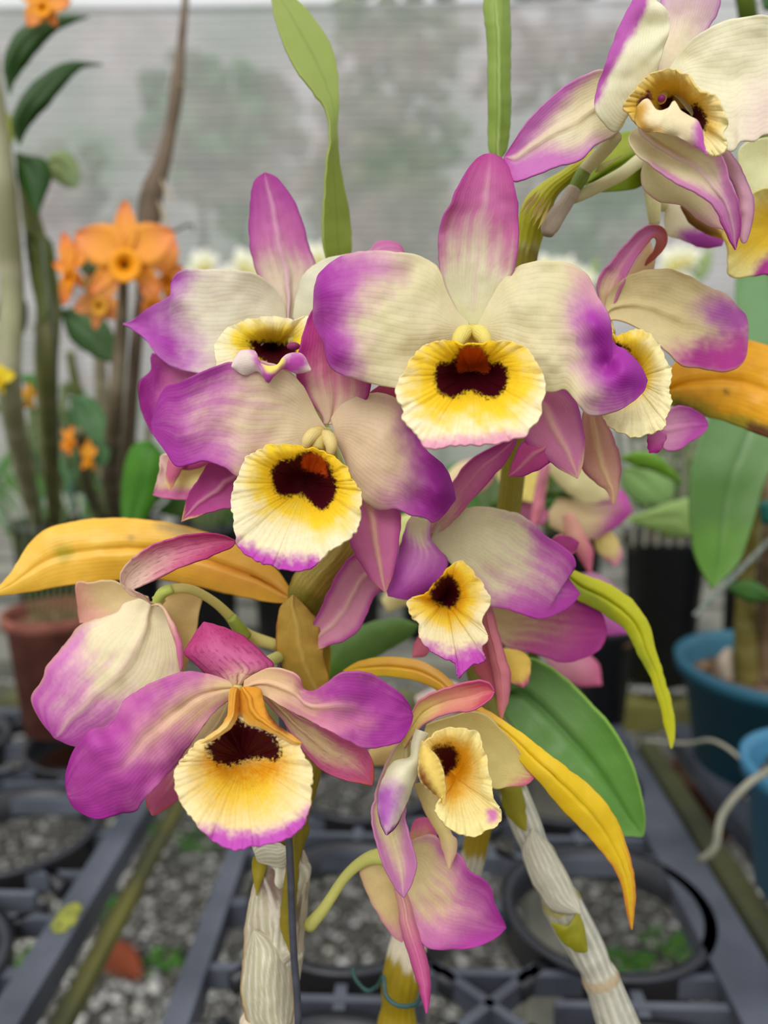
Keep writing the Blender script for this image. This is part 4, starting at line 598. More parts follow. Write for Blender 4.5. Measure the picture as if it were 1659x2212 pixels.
blade(f13, 'lip_tip', (1425, 930), (1402, 978), [(1400, 940), (1398, 962)], [(1440, 938), (1432, 962), (1418, 978)], d-14, (0, 0), cup=1, ruf=.5, col=(206, 110, 170), lay=[('u', .4, .9, (180, 44, 140))], mat=M_LIP, nu=24, nv=16)
blade(f13, 'sepal', (1425, 925), (1531, 918), [(1446, 885), (1470, 876), (1492, 881), (1520, 898)], [(1434, 970), (1461, 975), (1492, 956), (1520, 935)], d+8, (0, 0, 2), cup=-2, rib=-1, col=(222, 160, 190), lay=[('u', .3, .8, (186, 76, 166), .3)])
blade(f13, 'sepal', (1278, 860), (1324, 1090), [(1258, 900), (1250, 960), (1259, 1014), (1285, 1040), (1311, 1060)], [(1302, 900), (1329, 957), (1341, 1012), (1336, 1052), (1330, 1078)], d-4, (4, 0, 2), cup=3, rib=-2, col=(214, 160, 140), lay=[('rib', .08, (230, 200, 150), .8, 1.0), ('edge', .3, (176, 64, 120), .7), ('u', .93, 1, (206, 170, 120))])

# a thin wire stake beside the left cane, and the tie round the short cane
mb = MB(); mb.tube([pt(605, 1402, 258), pt(612, 1600, 250), pt(626, 1850, 246), pt(634, 2050, 246), pt(645, 2230, 246), POTC*[1,1,0]+[-.06,.03,POTZ-.01]], [px(246, 8)]*6, 14, None, 60)
M_WIRE = plain('dark_wire', (62, 64, 74), .45, .2, 200)
tag(mb.build('support_stake', M_WIRE), 'dark thin upright stake in front of the papery left cane', 'stake')
M_TIE = plain('green_wire', (40, 78, 76), .4, .2, 200)
mb = MB(); mb.tube([pt(762, 2092, 300), pt(768, 2115, 298), pt(792, 2140, 296), pt(815, 2130, 292), pt(828, 2110, 282), pt(834, 2150, 278), pt(860, 2172, 276), pt(895, 2170, 278), pt(912, 2150, 288)], [px(285, 4.5)]*9, 10, None, 80)
tag(mb.build('plant_tie', M_TIE), 'dark green wire tie looped round the short olive and cream cane', 'plant tie')
# ================================================================== surroundings
# pot carrying the near orchid (below the frame)
def pot(name, label, c0, r, h, col, mat=None, group=None, soil=True, rim=.012, taper=.78):
    t = thing(name, (c0[0], c0[1], c0[2]), label, 'pot', group)
    mb = MB(); mb.lathe(c0, [(r*taper*.2, .002), (r*taper, 0), (r*.96, h-rim), (r*1.04, h-rim), (r*1.06, h), (r*.99, h+.001), (r*.93, h-.006), (r*taper*.9, .012), (.002, .010)], 48)
    mb.build('pot_body', mat, t)
    if soil:
        m2 = MB(); m2.lathe((c0[0], c0[1], c0[2]), [(r*.92, h-.022), (r*.6, h-.018), (.003, h-.016)], 30)
        for i in range(46):
            a = rng.rand()*6.28; q = r*.82*math.sqrt(rng.rand())
            m2.blob((c0[0]+q*math.cos(a), c0[1]+q*math.sin(a), c0[2]+h-.016), (.006+.006*rng.rand(), .005+.005*rng.rand(), .004+.004*rng.rand()), None, 5, 7)
        m2.build('potting_bark', M_BARK, t)
    return t
M_BARK = plain('potting_bark', (70, 50, 36), .9, .2, 120, .2, .6, (134, 110, 84))
M_BLACK = plain('black_plastic', (30, 32, 38), .42, .2, 60, .5)
M_TRAY = plain('dusty_black_plastic', (52, 57, 68), .5, .2, 14, .5, .1, (84, 89, 100))
M_TRAYD = plain('black_plastic_ring', (24, 26, 32), .42, .2, 30, .5, 0, (38, 40, 48))
M_TERRA = plain('terracotta', (120, 70, 60), .8, .2, 40, .2, .2, (148, 92, 78))
M_BLUE = plain('blue_plastic', (26, 80, 100), .5, .1, 10, .4, 0, (32, 92, 112))
M_BLUE2 = plain('light_blue_plastic', (54, 116, 148), .5, .1, 10, .4, 0, (66, 126, 158))
M_WOOD = plain('weathered_mossy_wood', (74, 76, 62), .85, .2, 9, .2, .5, (124, 122, 66))
M_WOODG = plain('weathered_grey_wood', (96, 98, 92), .85, .2, 12, .2, .5, (136, 134, 122))

pot('plant_pot', 'black pot below the frame holding the near orchid canes', tuple(POTC+[0,0,.003]), .076, .105, None, M_BLACK)

# ---------------- bench trays: rails, rings, lattice
def bench_tray(x0, x1, y0, y1, label, ringdx, ringx, ringy0, r=.062, rails=(1, 1), railw=(.020, .020)):
    t = thing('bench_tray', ((x0+x1)/2, y0, BENCH), label, 'tray')
    h = .022
    for k, x in enumerate((x0, x1)):
        if not rails[k]: continue
        mb = MB(); ww = railw[k]/2; mb.box((x-ww*.8, y0, BENCH-h), (x+ww*.8, y1, BENCH+.001))
        mb.box((x-ww, y0, BENCH-.004), (x+ww, y1, BENCH+.002))
        mb.build('rail', M_TRAY, t, smooth=False)
    for y in (y0, y1):
        mb = MB(); mb.box((x0, y-.009, BENCH-h), (x1, y+.009, BENCH)); mb.build('rail', M_TRAY, t, smooth=False)
    y = ringy0
    rows = []
    while y < y1-.05:
        rows.append(y); y += ringdx
    for i, y in enumerate(rows):
        for x in ringx:
            mb = MB(); hh = .022; tk = .0032
            mb.lathe((x, y, BENCH-hh), [(r-tk, 0), (r+tk, 0), (r+tk, hh), (r+tk*1.6, hh+.002), (r-tk, hh+.002), (r-tk, 0)], 56)
            for a in (45, 135, 225, 315):
                a = math.radians(a); mb.bar((x+r*math.cos(a), y+r*math.sin(a), BENCH-.008), (x+(r+.030)*math.cos(a), y+(r+.030)*math.sin(a), BENCH-.008), .007, .012)
            mb.build('pot_ring', M_TRAYD, t)
        xs = sorted(ringx)
        for xa, xb in zip(xs[:-1], xs[1:]):
            mb = MB(); mb.bar((xa+r, y, BENCH-.01), (xb-r, y, BENCH-.01), .009, .018); mb.build('crossbar', M_TRAY, t, smooth=False)
        for xa, xb in ((x0, xs[0]-r), (xs[-1]+r, x1)):
            if xb-xa > .004: mb = MB(); mb.bar((xa, y, BENCH-.01), (xb, y, BENCH-.01), .009, .018); mb.build('crossbar', M_TRAY, t, smooth=False)
    # lattice between ring rows
    for i, y in enumerate(rows[:-1]):
        ym = y + ringdx/2; mb = MB()
        for x in ringx:
            for dx in (0,): mb.bar((x+dx, ym-.012, BENCH-.009), (x+dx, ym+.012, BENCH-.009), .007, .014)
            for dy in (0,): mb.bar((x-.05, ym+dy, BENCH-.0085), (x+.05, ym+dy, BENCH-.0085), .0055, .014)
        xs = sorted(ringx)
        for xa, xb in zip(xs[:-1], xs[1:]):
            xm = (xa+xb)/2
            for s in (-1, 1):
                mb.bar((xm-.032, ym+s*.03, BENCH-.009), (xm+.032, ym-s*.03, BENCH-.009), .006, .014)
        for s in (-1, 1):
            mb.bar((x0, ym+s*.024, BENCH-.009), (x1, ym+s*.024, BENCH-.009), .006, .014)
        mb.build('lattice', M_TRAY, t, smooth=False)
    return t
gx = lambda x, y: G(x, y, BENCH)
xl = (gx(100, 2050)[0]+gx(235, 1850)[0])/2
xm = (gx(425, 2150)[0]+gx(480, 1880)[0])/2
xr = (gx(1600, 2100)[0]+gx(1400, 1730)[0])/2
rc = gx(1318, 1985); yfar = float(gx(1330, 1570)[1]); 
print('TRAY', xl, xm, xr, rc, yfar)
wx = xr - xm
bench_tray(xm, xr, .05, yfar, 'black plastic pot-holder tray under the near orchid, two rings across', wx*.5+.0, [xm+wx*.27, float(rc[0])], float(rc[1])+.012-(wx*.5), r=.066, railw=(.015, .034))
bench_tray(xl-.30, xl, .34, yfar+.02, 'black pot-holder tray at lower left with a yellow moss patch on its rail', .15, [xl-.085, xl-.235], .42, r=.060)
bench_tray(xr+.075, xr+.40, .34, yfar, 'dark pot-holder tray at lower right', .16, [xr+.16, xr+.32], .45, r=.062)
# moss patches
M_MOSS = plain('moss', (112, 118, 58), .95, .2, 90, .1, .8, (150, 152, 70))
def moss(x, y, r1, r2, label):
    p = gx(x, y); mb = MB()
    for i in range(40):
        a = rng.rand()*6.28; q = math.sqrt(rng.rand())
        mb.blob((p[0]+q*r1*math.cos(a), p[1]+q*r2*math.sin(a), BENCH+.0025), (.003, .004, .0012), None, 5, 7)
    tag(mb.build('moss_patch', M_MOSS), label, 'moss', kind='stuff')
moss(146, 1990, .006, .013, 'yellow moss patch on the tray rail at lower left')
# wooden bench beams below the trays and slats behind them
def beam(a, b, w, h, z, label, mat=None):
    mb = MB(); mb.bar((a[0], a[1], z-h/2), (b[0], b[1], z-h/2), w, h); o = mb.build('bench_beam', mat or M_WOOD, smooth=False, bevel=.003); return tag(o, label, 'beam')
beam((xl+.014, .34), (xl+.014, yfar), .012, .014, BENCH-.030, 'moss-green timber beam along the lower left tray')
M_WOODD = plain('dark_mossy_wood', (54, 58, 50), .85, .2, 9, .2, .5, (98, 100, 66))
beam((xr+.05, .45), (xr+.05, yfar+.02), .02, .04, BENCH-.024, 'mossy timber beam beside the right tray', M_WOODD)
p = gx(830, 1470); beam((-1.0, p[1]), (1.2, p[1]), .04, .035, BENCH-.019, 'yellowish mossy timber just behind the trays')
# ---------------- gravel ground
M_GR = plain('gravel_bed', (60, 60, 56), .95, .2, 45, .1, 1.0, (120, 118, 110))
mb = MB(); gxs = np.linspace(-7, 7, 110); gys = np.linspace(-1.5, 4.2, 60); A, B = np.meshgrid(gxs, gys, indexing='ij')
mb.grid(np.stack([A, B, .006*vn(A*9, B*9, 3)], -1)); tag(mb.build('floor', M_GR), kind='structure')
def stone_mesh(nst, name, mat, ymin, ymax, half, smin, smax, zb=.004):
    V = []; Fc = []; cc = []; n0 = 0
    ph = (1+5**.5)/2; ico = np.array([(-1,ph,0),(1,ph,0),(-1,-ph,0),(1,-ph,0),(0,-1,ph),(0,1,ph),(0,-1,-ph),(0,1,-ph),(ph,0,-1),(ph,0,1),(-ph,0,-1),(-ph,0,1)])/1.9
    fi = [(0,11,5),(0,5,1),(0,1,7),(0,7,10),(0,10,11),(1,5,9),(5,11,4),(11,10,2),(10,7,6),(7,1,8),(3,9,4),(3,4,2),(3,2,6),(3,6,8),(3,8,9),(4,9,5),(2,4,11),(6,2,10),(8,6,7),(9,8,1)]
    mb = MB()
    for i in range(nst):
        y = ymin + (ymax-ymin)*rng.rand()**1.3; x = (rng.rand()*2-1)*(half+.35*y)
        s = smin+(smax-smin)*rng.rand()**2; a = rng.rand()*6.28
        v = ico*(1+.25*(rng.rand(12, 1)-.5))*np.array([s, s*(.6+.4*rng.rand()), s*(.45+.3*rng.rand())])
        ca, sa = math.cos(a), math.sin(a); v = np.stack([v[:, 0]*ca-v[:, 1]*sa, v[:, 0]*sa+v[:, 1]*ca, v[:, 2]+.3*v[:, 0]*(rng.rand()-.5)], -1)
        g = .14+.52*rng.rand()**1.4
        mb.add(v+[x, y, zb+s*.3], fi, (g, g*(.97+.04*rng.rand()), g*(.90+.08*rng.rand())))
    return mb.build(name, mat)
M_ST = tissue('gravel_stone', .9, 0, .0, .35, 1, .4, .2, 160)
tag(stone_mesh(21000, 'gravel', M_ST, .75, 3.45, .7, .004, .0125), 'grey crushed stone covering the ground under the bench', 'gravel', kind='stuff')
def weed(x, y, n, sc, label):
    p = G(x, y, .012); mb = MB()
    for i in range(n):
        a = rng.rand()*6.28; q = sc*math.sqrt(rng.rand()); b = np.array([p[0]+q*math.cos(a), p[1]+q*math.sin(a), .014])
        e = b+[.02*(rng.rand()-.5), .02*(rng.rand()-.5), .006+.012*rng.rand()]
        mb.blob(e, (.009, .006, .003), (60+40*rng.rand(), 120+30*rng.rand(), 50), 5, 7)
        mb.tube([b, e], [.001, .001], 5, (70, 110, 50), 3)
    tag(mb.build('weed', M_BG), label, 'weed')
for x, y, n, s, l in [(430, 1822, 36, .05, 'weed in the gravel left of the papery cane'), (230, 1965, 24, .04, 'small weed by the left rail'), (350, 2085, 26, .04, 'weed to the right of the brown dead leaf'), (330, 1800, 16, .03, 'weed patch under the lower left flower'), (1350, 2100, 60, .06, 'green weed inside the right pot ring'), (1440, 2050, 30, .04, 'weed at the right edge of the pot ring'), (60, 2090, 14, .03, 'weed at the lower left corner')]:
    weed(x, y, n, s, l)
# fallen leaves
def dead(x, y, L, Wd, a, c, label):
    p = G(x, y, .03); mb = MB(); us = np.linspace(0, 1, 16); vs = np.linspace(-1, 1, 8); U, V = np.meshgrid(us, vs, indexing='ij')
    w = Wd*np.sin(np.pi*np.clip(U, .03, .97))**.7; X = (U-.5)*L; Y = V*w; Z = .010*np.sin(U*4)+.012*V*V
    ca, sa = math.cos(a), math.sin(a)
    mb.grid(np.stack([p[0]+X*ca-Y*sa, p[1]+X*sa+Y*ca, .026+Z], -1), np.broadcast_to(lin(c), U.shape+(3,)), np.stack([U, V], -1))
    tag(mb.build('fallen_leaf', M_BG, solid=.001), label, 'leaf')
dead(250, 2080, .13, .036, -.5, (150, 76, 48), 'reddish brown dead leaf lying on the gravel at lower left')
dead(1440, 1360, .10, .03, .2, (170, 110, 86), 'pale brown dead leaf on the gravel near the blue pot')
dead(1180, 2010, .16, .012, .5, (176, 150, 120), 'dry straw-coloured leaf behind the right cane')
dead(1215, 2040, .14, .010, .6, (170, 140, 112), 'second dry straw-coloured leaf, just below the first')

# ---------------- shade cloth wall and what stands behind it
CY = 3.5; ctop = float((P(830, 6, 1)-CAM)[2]/(P(830, 6, 1)-CAM)[1]*CY+CAMZ)
def cloth_mat():
    m, nt, b, out = mat_nodes('shade_cloth'); N = nt.nodes; L = nt.links
    tc = N.new('ShaderNodeTexCoord'); sp = N.new('ShaderNodeSeparateXYZ'); L.new(tc.outputs['Object'], sp.inputs[0])
    def wave(sock, f, amp):
        a = N.new('ShaderNodeMath'); a.operation = 'MULTIPLY'; a.inputs[1].default_value = f; L.new(sock, a.inputs[0])
        nz = N.new('ShaderNodeTexNoise'); nz.inputs['Scale'].default_value = 2.5; L.new(tc.outputs['Object'], nz.inputs['Vector'])
        c = N.new('ShaderNodeMath'); c.operation = 'MULTIPLY_ADD'; c.inputs[1].default_value = 4; L.new(nz.outputs['Fac'], c.inputs[0]); L.new(a.outputs[0], c.inputs[2])
        s = N.new('ShaderNodeMath'); s.operation = 'SINE'; L.new(c.outputs[0], s.inputs[0])
        d = N.new('ShaderNodeMath'); d.operation = 'MULTIPLY'; d.inputs[1].default_value = amp; L.new(s.outputs[0], d.inputs[0]); return d.outputs[0]
    w1 = wave(sp.outputs['Z'], 210, .5); w2 = wave(sp.outputs['X'], 260, .22)
    ad = N.new('ShaderNodeMath'); L.new(w1, ad.inputs[0]); L.new(w2, ad.inputs[1])
    def noise(scale, mapping, detail=6):
        mp = N.new('ShaderNodeMapping'); mp.inputs['Scale'].default_value = mapping; L.new(tc.outputs['Object'], mp.inputs['Vector'])
        nz = N.new('ShaderNodeTexNoise'); nz.inputs['Scale'].default_value = scale; nz.inputs['Detail'].default_value = detail; L.new(mp.outputs[0], nz.inputs['Vector']); return nz.outputs['Fac']
    # coverage: threads, and wear in long horizontal streaks
    al = N.new('ShaderNodeMath'); al.operation = 'MULTIPLY_ADD'; al.use_clamp = True; al.inputs[1].default_value = .30; L.new(noise(2.2, (1.5, 1, 14)), al.inputs[0]); al.inputs[2].default_value = .64
    # mottling painted into the colour for blurred shapes showing through the cloth
    r1 = N.new('ShaderNodeValToRGB'); L.new(noise(1.7, (1, 1, 1.2), 5), r1.inputs[0])
    e = r1.color_ramp.elements; e[0].position = .33; e[0].color = (*lin((140, 158, 140)), 1); e[1].position = .66; e[1].color = (*lin((206, 204, 208)), 1)
    m_ = e.new(.48); m_.color = (*lin((170, 172, 168)), 1); m2_ = e.new(.57); m2_.color = (*lin((188, 180, 180)), 1)
    r2 = N.new('ShaderNodeMath'); r2.operation = 'MULTIPLY_ADD'; L.new(noise(14, (.5, 1, 5), 4), r2.inputs[0]); r2.inputs[1].default_value = .5; r2.inputs[2].default_value = .75
    r3 = N.new('ShaderNodeMath'); r3.operation = 'MULTIPLY_ADD'; L.new(ad.outputs[0], r3.inputs[0]); r3.inputs[1].default_value = .30; L.new(r2.outputs[0], r3.inputs[2])
    vm = N.new('ShaderNodeVectorMath'); vm.operation = 'SCALE'; L.new(r1.outputs[0], vm.inputs[0]); L.new(r3.outputs[0], vm.inputs['Scale'])
    L.new(vm.outputs[0], b.inputs['Base Color']); b.inputs['Roughness'].default_value = .8
    tr = N.new('ShaderNodeBsdfTranslucent'); L.new(vm.outputs[0], tr.inputs['Color'])
    mx = N.new('ShaderNodeMixShader'); mx.inputs[0].default_value = .5; L.new(b.outputs[0], mx.inputs[1]); L.new(tr.outputs[0], mx.inputs[2])
    tp = N.new('ShaderNodeBsdfTransparent'); m2 = N.new('ShaderNodeMixShader'); L.new(al.outputs[0], m2.inputs[0]); L.new(tp.outputs[0], m2.inputs[1]); L.new(mx.outputs[0], m2.inputs[2])
    L.new(m2.outputs[0], out.inputs['Surface']); return m
mb = MB(); xs = np.linspace(-6, 6, 150); zs = np.linspace(0, ctop, 30); A, B = np.meshgrid(xs, zs, indexing='ij')
mb.grid(np.stack([A, CY+.012*np.sin(A*5)+.008*vn(A*3, B*3, 2), B], -1)); o = mb.build('wall_back', cloth_mat()); tag(o, kind='structure')
M_POST = plain('galvanised_pipe', (170, 174, 180), .4, .1, 20, .5)
mb = MB(); mb.tube([(-6, CY+.02, ctop), (6, CY+.02, ctop)], [.011, .011], 10); tag(mb.build('trim_1', M_POST), kind='structure')
mb = MB(); mb.tube([(-6, CY+.012, ctop-.62), (6, CY+.012, ctop-.60)], [.0025, .0025], 6); tag(mb.build('support_wire', M_WIRE), 'thin horizontal wire along the shade cloth', 'wire')
# beyond the cloth: lawn, shrubs, pale sheet
M_GRASS = plain('grass_beyond', (110, 130, 96), .95, .2, 3, .1, .3, (168, 172, 150))
mb = MB(); A, B = np.meshgrid(np.linspace(-9, 9, 20), np.linspace(CY+.05, 14, 20), indexing='ij'); mb.grid(np.stack([A, B, 0*A-.01], -1)); tag(mb.build('floor', M_GRASS), kind='structure')
M_SHR = tissue('shrub_leaf', .7, .3, 0, .3, 1, .2, .2, 30)
def shrub(x, y, z, r, n, c, label):
    mb = MB()
    for i in range(n):
        u = rng.randn(3); u /= np.linalg.norm(u); q = r*np.array([1, .6, 1.1])*u*rng.rand()**.4
        k = 1+.4*(rng.rand()-.5); mb.blob(np.array([x, y, z])+q, (.10*k, .05*k, .08*k), np.array(c)*(.8+.4*rng.rand()), 4, 6)
    mb.tube([(x, y, 0), (x, y, z)], [.04, .03], 8, (90, 76, 60))
    tag(mb.build('shrub', M_SHR), label, 'shrub', 'shrubs blurred behind the shade cloth')
for i, (px_, py_, dd, r, n, c, l) in enumerate([(520, 320, 6.0, .55, 130, (112, 150, 110), 'green shrub behind the cloth right of the dry cane'), (430, 250, 6.5, .5, 90, (100, 150, 112), 'bluish green shrub behind the cloth beside the dry cane'), (860, 180, 7, .8, 150, (140, 150, 124), 'pale shrub behind the cloth between the two upright leaves'), (800, 420, 5.5, .5, 110, (150, 140, 112), 'brownish shrub behind the cloth above the central flower'), (960, 520, 6, .4, 70, (130, 150, 110), 'shrub behind the cloth left of the tall centre sepal'), (1250, 480, 6, .7, 150, (118, 150, 124), 'green shrub behind the cloth under the upper right flower'), (150, 480, 6, .5, 90, (170, 160, 160), 'pale shrub behind the cloth at the left'), (1200, 120, 7, .6, 100, (160, 150, 140), 'pale brown shrub behind the cloth at the top right')]):
    p = P(px_, py_, dd); shrub(p[0], p[1], p[2], r, n, c, l)

# ---------------- background plants
def bg_flower(parent, cx, cy, r, d, col, tip, lipc, turn=0, name='flower', squash=1.0, spread=(0, 62, 140, 220, 298), eye=None):
    """a small distant five-tepalled flower with a round lip"""
    mb = MB()
    for i, a in enumerate(spread):
        a = math.radians(a+turn); ux, uy = math.sin(a)*squash, -math.cos(a); vx, vy = -uy, ux
        w = (.22, .40, .20, .20, .40)[i]*r; us = np.linspace(.02, .98, 16); vs = np.linspace(-1, 1, 7); U, V = np.meshgrid(us, vs, indexing='ij')
        wd = w*np.sin(np.pi*U**.8)**.8; X = cx+ux*U*r+vx*V*wd; Y = cy+uy*U*r+vy*V*wd
        Z = d + (.10*r*U*U - .06*r*V*V)*d/F
        t = sm(.4, 1, U)[..., None]; C = lin(col)*(1-t)+lin(tip)*t
        mb.grid(P(X, Y, Z), C, np.stack([U, V], -1))
    o = mb.build(name, M_BG, parent, solid=.0006)
    th = np.linspace(0, 2*math.pi, 28, endpoint=False); rr = np.linspace(.05, 1, 9); Rr, T = np.meshgrid(rr, th, indexing='ij')
    X = cx+.0*r+Rr*np.cos(T)*r*.30*squash; Y = cy+.22*r+Rr*np.sin(T)*r*.32
    Z = d - (.30*r*np.sin(Rr*1.9))*d/F; C = np.broadcast_to(lin(lipc), X.shape+(3,)).copy()
    t = (1-sm(.15, .42, Rr))[..., None]; C = C*(1-t)+lin(eye or (90, 30, 20))*t
    m2 = MB(); m2.grid(P(X, Y, Z), C, None, closed=True); m2.f.append(tuple(range(28))[::-1]); m2.build('lip', M_BG, o, solid=.0006)
    return o
def leafb(parent, base, tip, L, R, d, c, z=(0, 0), c2=None, label=None, cup=6):
    lay = [('mott', c2 or tuple(min(255, k*1.18) for k in c), .4, 50), ('rib', .05, tuple(k*.8 for k in c), .5)]
    o = blade(parent, 'leaf', base, tip, L, R, d*1000, z, cup=cup, rib=6, col=c, lay=lay, mat=M_BG, nu=26, nv=12, und=2, thick=.0012)
    return o
def stem(parent, pts, c, c2=None, name='stem'):
    mb = MB()
    def cf(U, V):
        C = np.broadcast_to(lin(c), U.shape+(3,)).copy(); t = np.exp(-((((U*9) % 1)-.5)/.10)**2)*.6
        t = t + .3*sm(.1, .8, vn(U*30, V*8, 3)); t = np.clip(t, 0, 1)[..., None]
        return C*(1-t)+lin(c2 or tuple(k*.6 for k in c))*t
    mb.tube([P(a, b, d) for a, b, d, r in pts], [r*d/F for a, b, d, r in pts], 14, None, 70, cf)
    return mb.build(name, M_BG, parent)
OR = (236, 158, 48); ORT = (232, 142, 82); ORL = (240, 160, 10)
DG = (44, 78, 24); MG = (70, 112, 58)

# leftmost: pale thick canes with dark leaves and orange flowers
pl = thing('background_orchid', P(40, 1250, .62), 'orchid at the left edge with pale canes and dark leaves', 'orchid')
stem(pl, [(-30, 60, .60, 16), (-8, 250, .60, 22), (8, 420, .60, 28), (26, 620, .62, 25), (22, 850, .62, 24), (60, 1050, .80, 20), (80, 1140, .96, 12)], (150, 150, 112), (190, 186, 160))
stem(pl, [(40, 330, .62, 8), (70, 480, .64, 20), (105, 640, .66, 26), (100, 800, .66, 24), (110, 1000, .78, 18), (118, 1140, .96, 12)], (116, 120, 70), (150, 146, 104))
stem(pl, [(90, 520, .60, 3), (120, 800, .62, 3), (125, 1140, .96, 3)], (90, 98, 84))
leafb(pl, (20, 205), (192, 36), [(8, 150), (15, 105), (45, 62), (105, 36)], [(35, 170), (80, 110), (130, 62)], .58, DG, (0, -6, 10))
leafb(pl, (42, 315), (222, 140), [(25, 265), (45, 215), (90, 165), (150, 135)], [(65, 270), (110, 220), (150, 170), (180, 145)], .56, (40, 72, 20), (0, -6, 8))
leafb(pl, (45, 335), (80, 470), [(35, 380), (60, 430)], [(95, 345), (112, 380), (95, 430)], .60, (38, 76, 18), (0, 0))
leafb(pl, (100, 350), (168, 405), [(115, 385), (145, 405)], [(120, 330), (150, 328), (172, 365)], .66, (130, 150, 104), (0, 0), (176, 180, 80))
leafb(pl, (55, 500), (90, 700), [(60, 560), (75, 640)], [(110, 520), (118, 600), (110, 670)], .62, (74, 84, 26))
leafb(pl, (-20, 215), (22, 325), [(-10, 270)], [(20, 250), (28, 290)], .6, (150, 160, 36))
leafb(pl, (130, 670), (248, 785), [(150, 730), (200, 770)], [(180, 665), (232, 700), (250, 745)], .64, (72, 104, 58), (0, 4))
leafb(pl, (150, 860), (225, 1010), [(165, 930), (195, 990)], [(200, 860), (236, 920), (238, 980)], .64, (84, 122, 78), (0, 4))
leafb(pl, (0, 640), (40, 740), [(-6, 690)], [(50, 640), (60, 690)], .63, (54, 74, 28))
bg_flower(pl, 92, 5, 62, .56, OR, ORT, ORL, 150, eye=(190, 100, 10))
bg_flower(pl, -6, 815, 40, .6, (230, 206, 20), (220, 196, 30), (230, 190, 20), 20)
# orange flowering orchid
po = thing('background_orchid', P(290, 1250, .60), 'orchid with a star-shaped orange flower in front of the dry brown cane', 'orchid')
fo = bg_flower(po, 270, 548, 118, .55, OR, ORT, ORL, 0, eye=(150, 90, 10), spread=(0, 66, 138, 222, 292))
bg_flower(po, 362, 590, 86, .58, (230, 150, 60), (226, 132, 84), (236, 150, 20), 20, squash=.42)
bg_flower(po, 150, 580, 86, .58, (236, 150, 40), (228, 128, 70), (236, 150, 14), -20, squash=.42)
bg_flower(po, 215, 648, 66, .60, (236, 166, 84), (232, 148, 96), (230, 170, 50), 190, squash=.9, eye=(160, 130, 30))
bg_flower(po, 330, 650, 50, .61, (236, 150, 60), (228, 130, 84), (230, 150, 20), 170, squash=.7)
bg_flower(po, 148, 950, 36, .62, (232, 150, 30), (232, 130, 50), (230, 140, 10), 170, squash=.5)
bg_flower(po, 190, 985, 40, .63, (236, 166, 40), (232, 140, 40), (230, 150, 10), 0, squash=.5)
bg_flower(po, 62, 858, 34, .64, (236, 180, 50), (232, 150, 40), (240, 190, 20), 0, squash=.5)
stem(po, [(268, 590, .58, 9), (262, 720, .60, 14), (248, 900, .62, 17), (240, 1040, .74, 19), (256, 1140, .97, 13)], (104, 92, 70), (150, 140, 116))
stem(po, [(300, 640, .6, 7), (285, 780, .62, 8), (270, 1000, .74, 9), (270, 1140, .97, 7)], (130, 110, 92), (160, 146, 130))
stem(po, [(172, 930, .62, 10), (190, 1060, .80, 11), (236, 1140, .97, 8)], (120, 116, 84))
stem(po, [(345, 1020, .62, 12), (325, 1090, .80, 12), (300, 1140, .97, 8)], (140, 132, 112))
leafb(po, (268, 1180), (330, 955), [(262, 1080), (275, 985), (300, 955)], [(310, 1130), (345, 1060), (352, 990)], .52, (60, 116, 22), (0, 0), (84, 146, 34))
leafb(po, (230, 560), (175, 520), [(200, 600), (170, 570)], [(205, 520), (185, 508)], .6, (96, 122, 84))
leafb(po, (215, 600), (190, 640), [(180, 600)], [(215, 620)], .6, (140, 160, 90))
# dry cane
pd = thing('dry_cane', P(236, 1250, .70), 'leafless dry brown cane standing up to the top of the picture', 'cane')
stem(pd, [(402, -20, .66, 7), (392, 90, .66, 9), (382, 190, .66, 15), (370, 270, .66, 13), (352, 350, .66, 17), (330, 410, .66, 24), (322, 470, .66, 26), (318, 520, .66, 16), (300, 700, .68, 12), (280, 1000, .80, 12), (288, 1140, .97, 10)], (122, 104, 84), (78, 64, 46))
for k, (a, b, c, e) in enumerate([(330, 395, 300, 415), (345, 380, 372, 440), (338, 420, 365, 500), (318, 430, 305, 480), (380, 185, 400, 180)]):
    blade(pd, 'dry_sheath', (a, b), (c, e), [((a+c)/2-5, (b+e)/2)], [((a+c)/2+6, (b+e)/2)], 655, (0, -4), col=(176, 160, 132), mat=M_BG, nu=12, nv=6, und=.5)
stem(pd, [(330, 490, .68, 3), (370, 500, .70, 3), (410, 485, .70, 3), (418, 500, .7, 2)], (100, 110, 90), name='root')
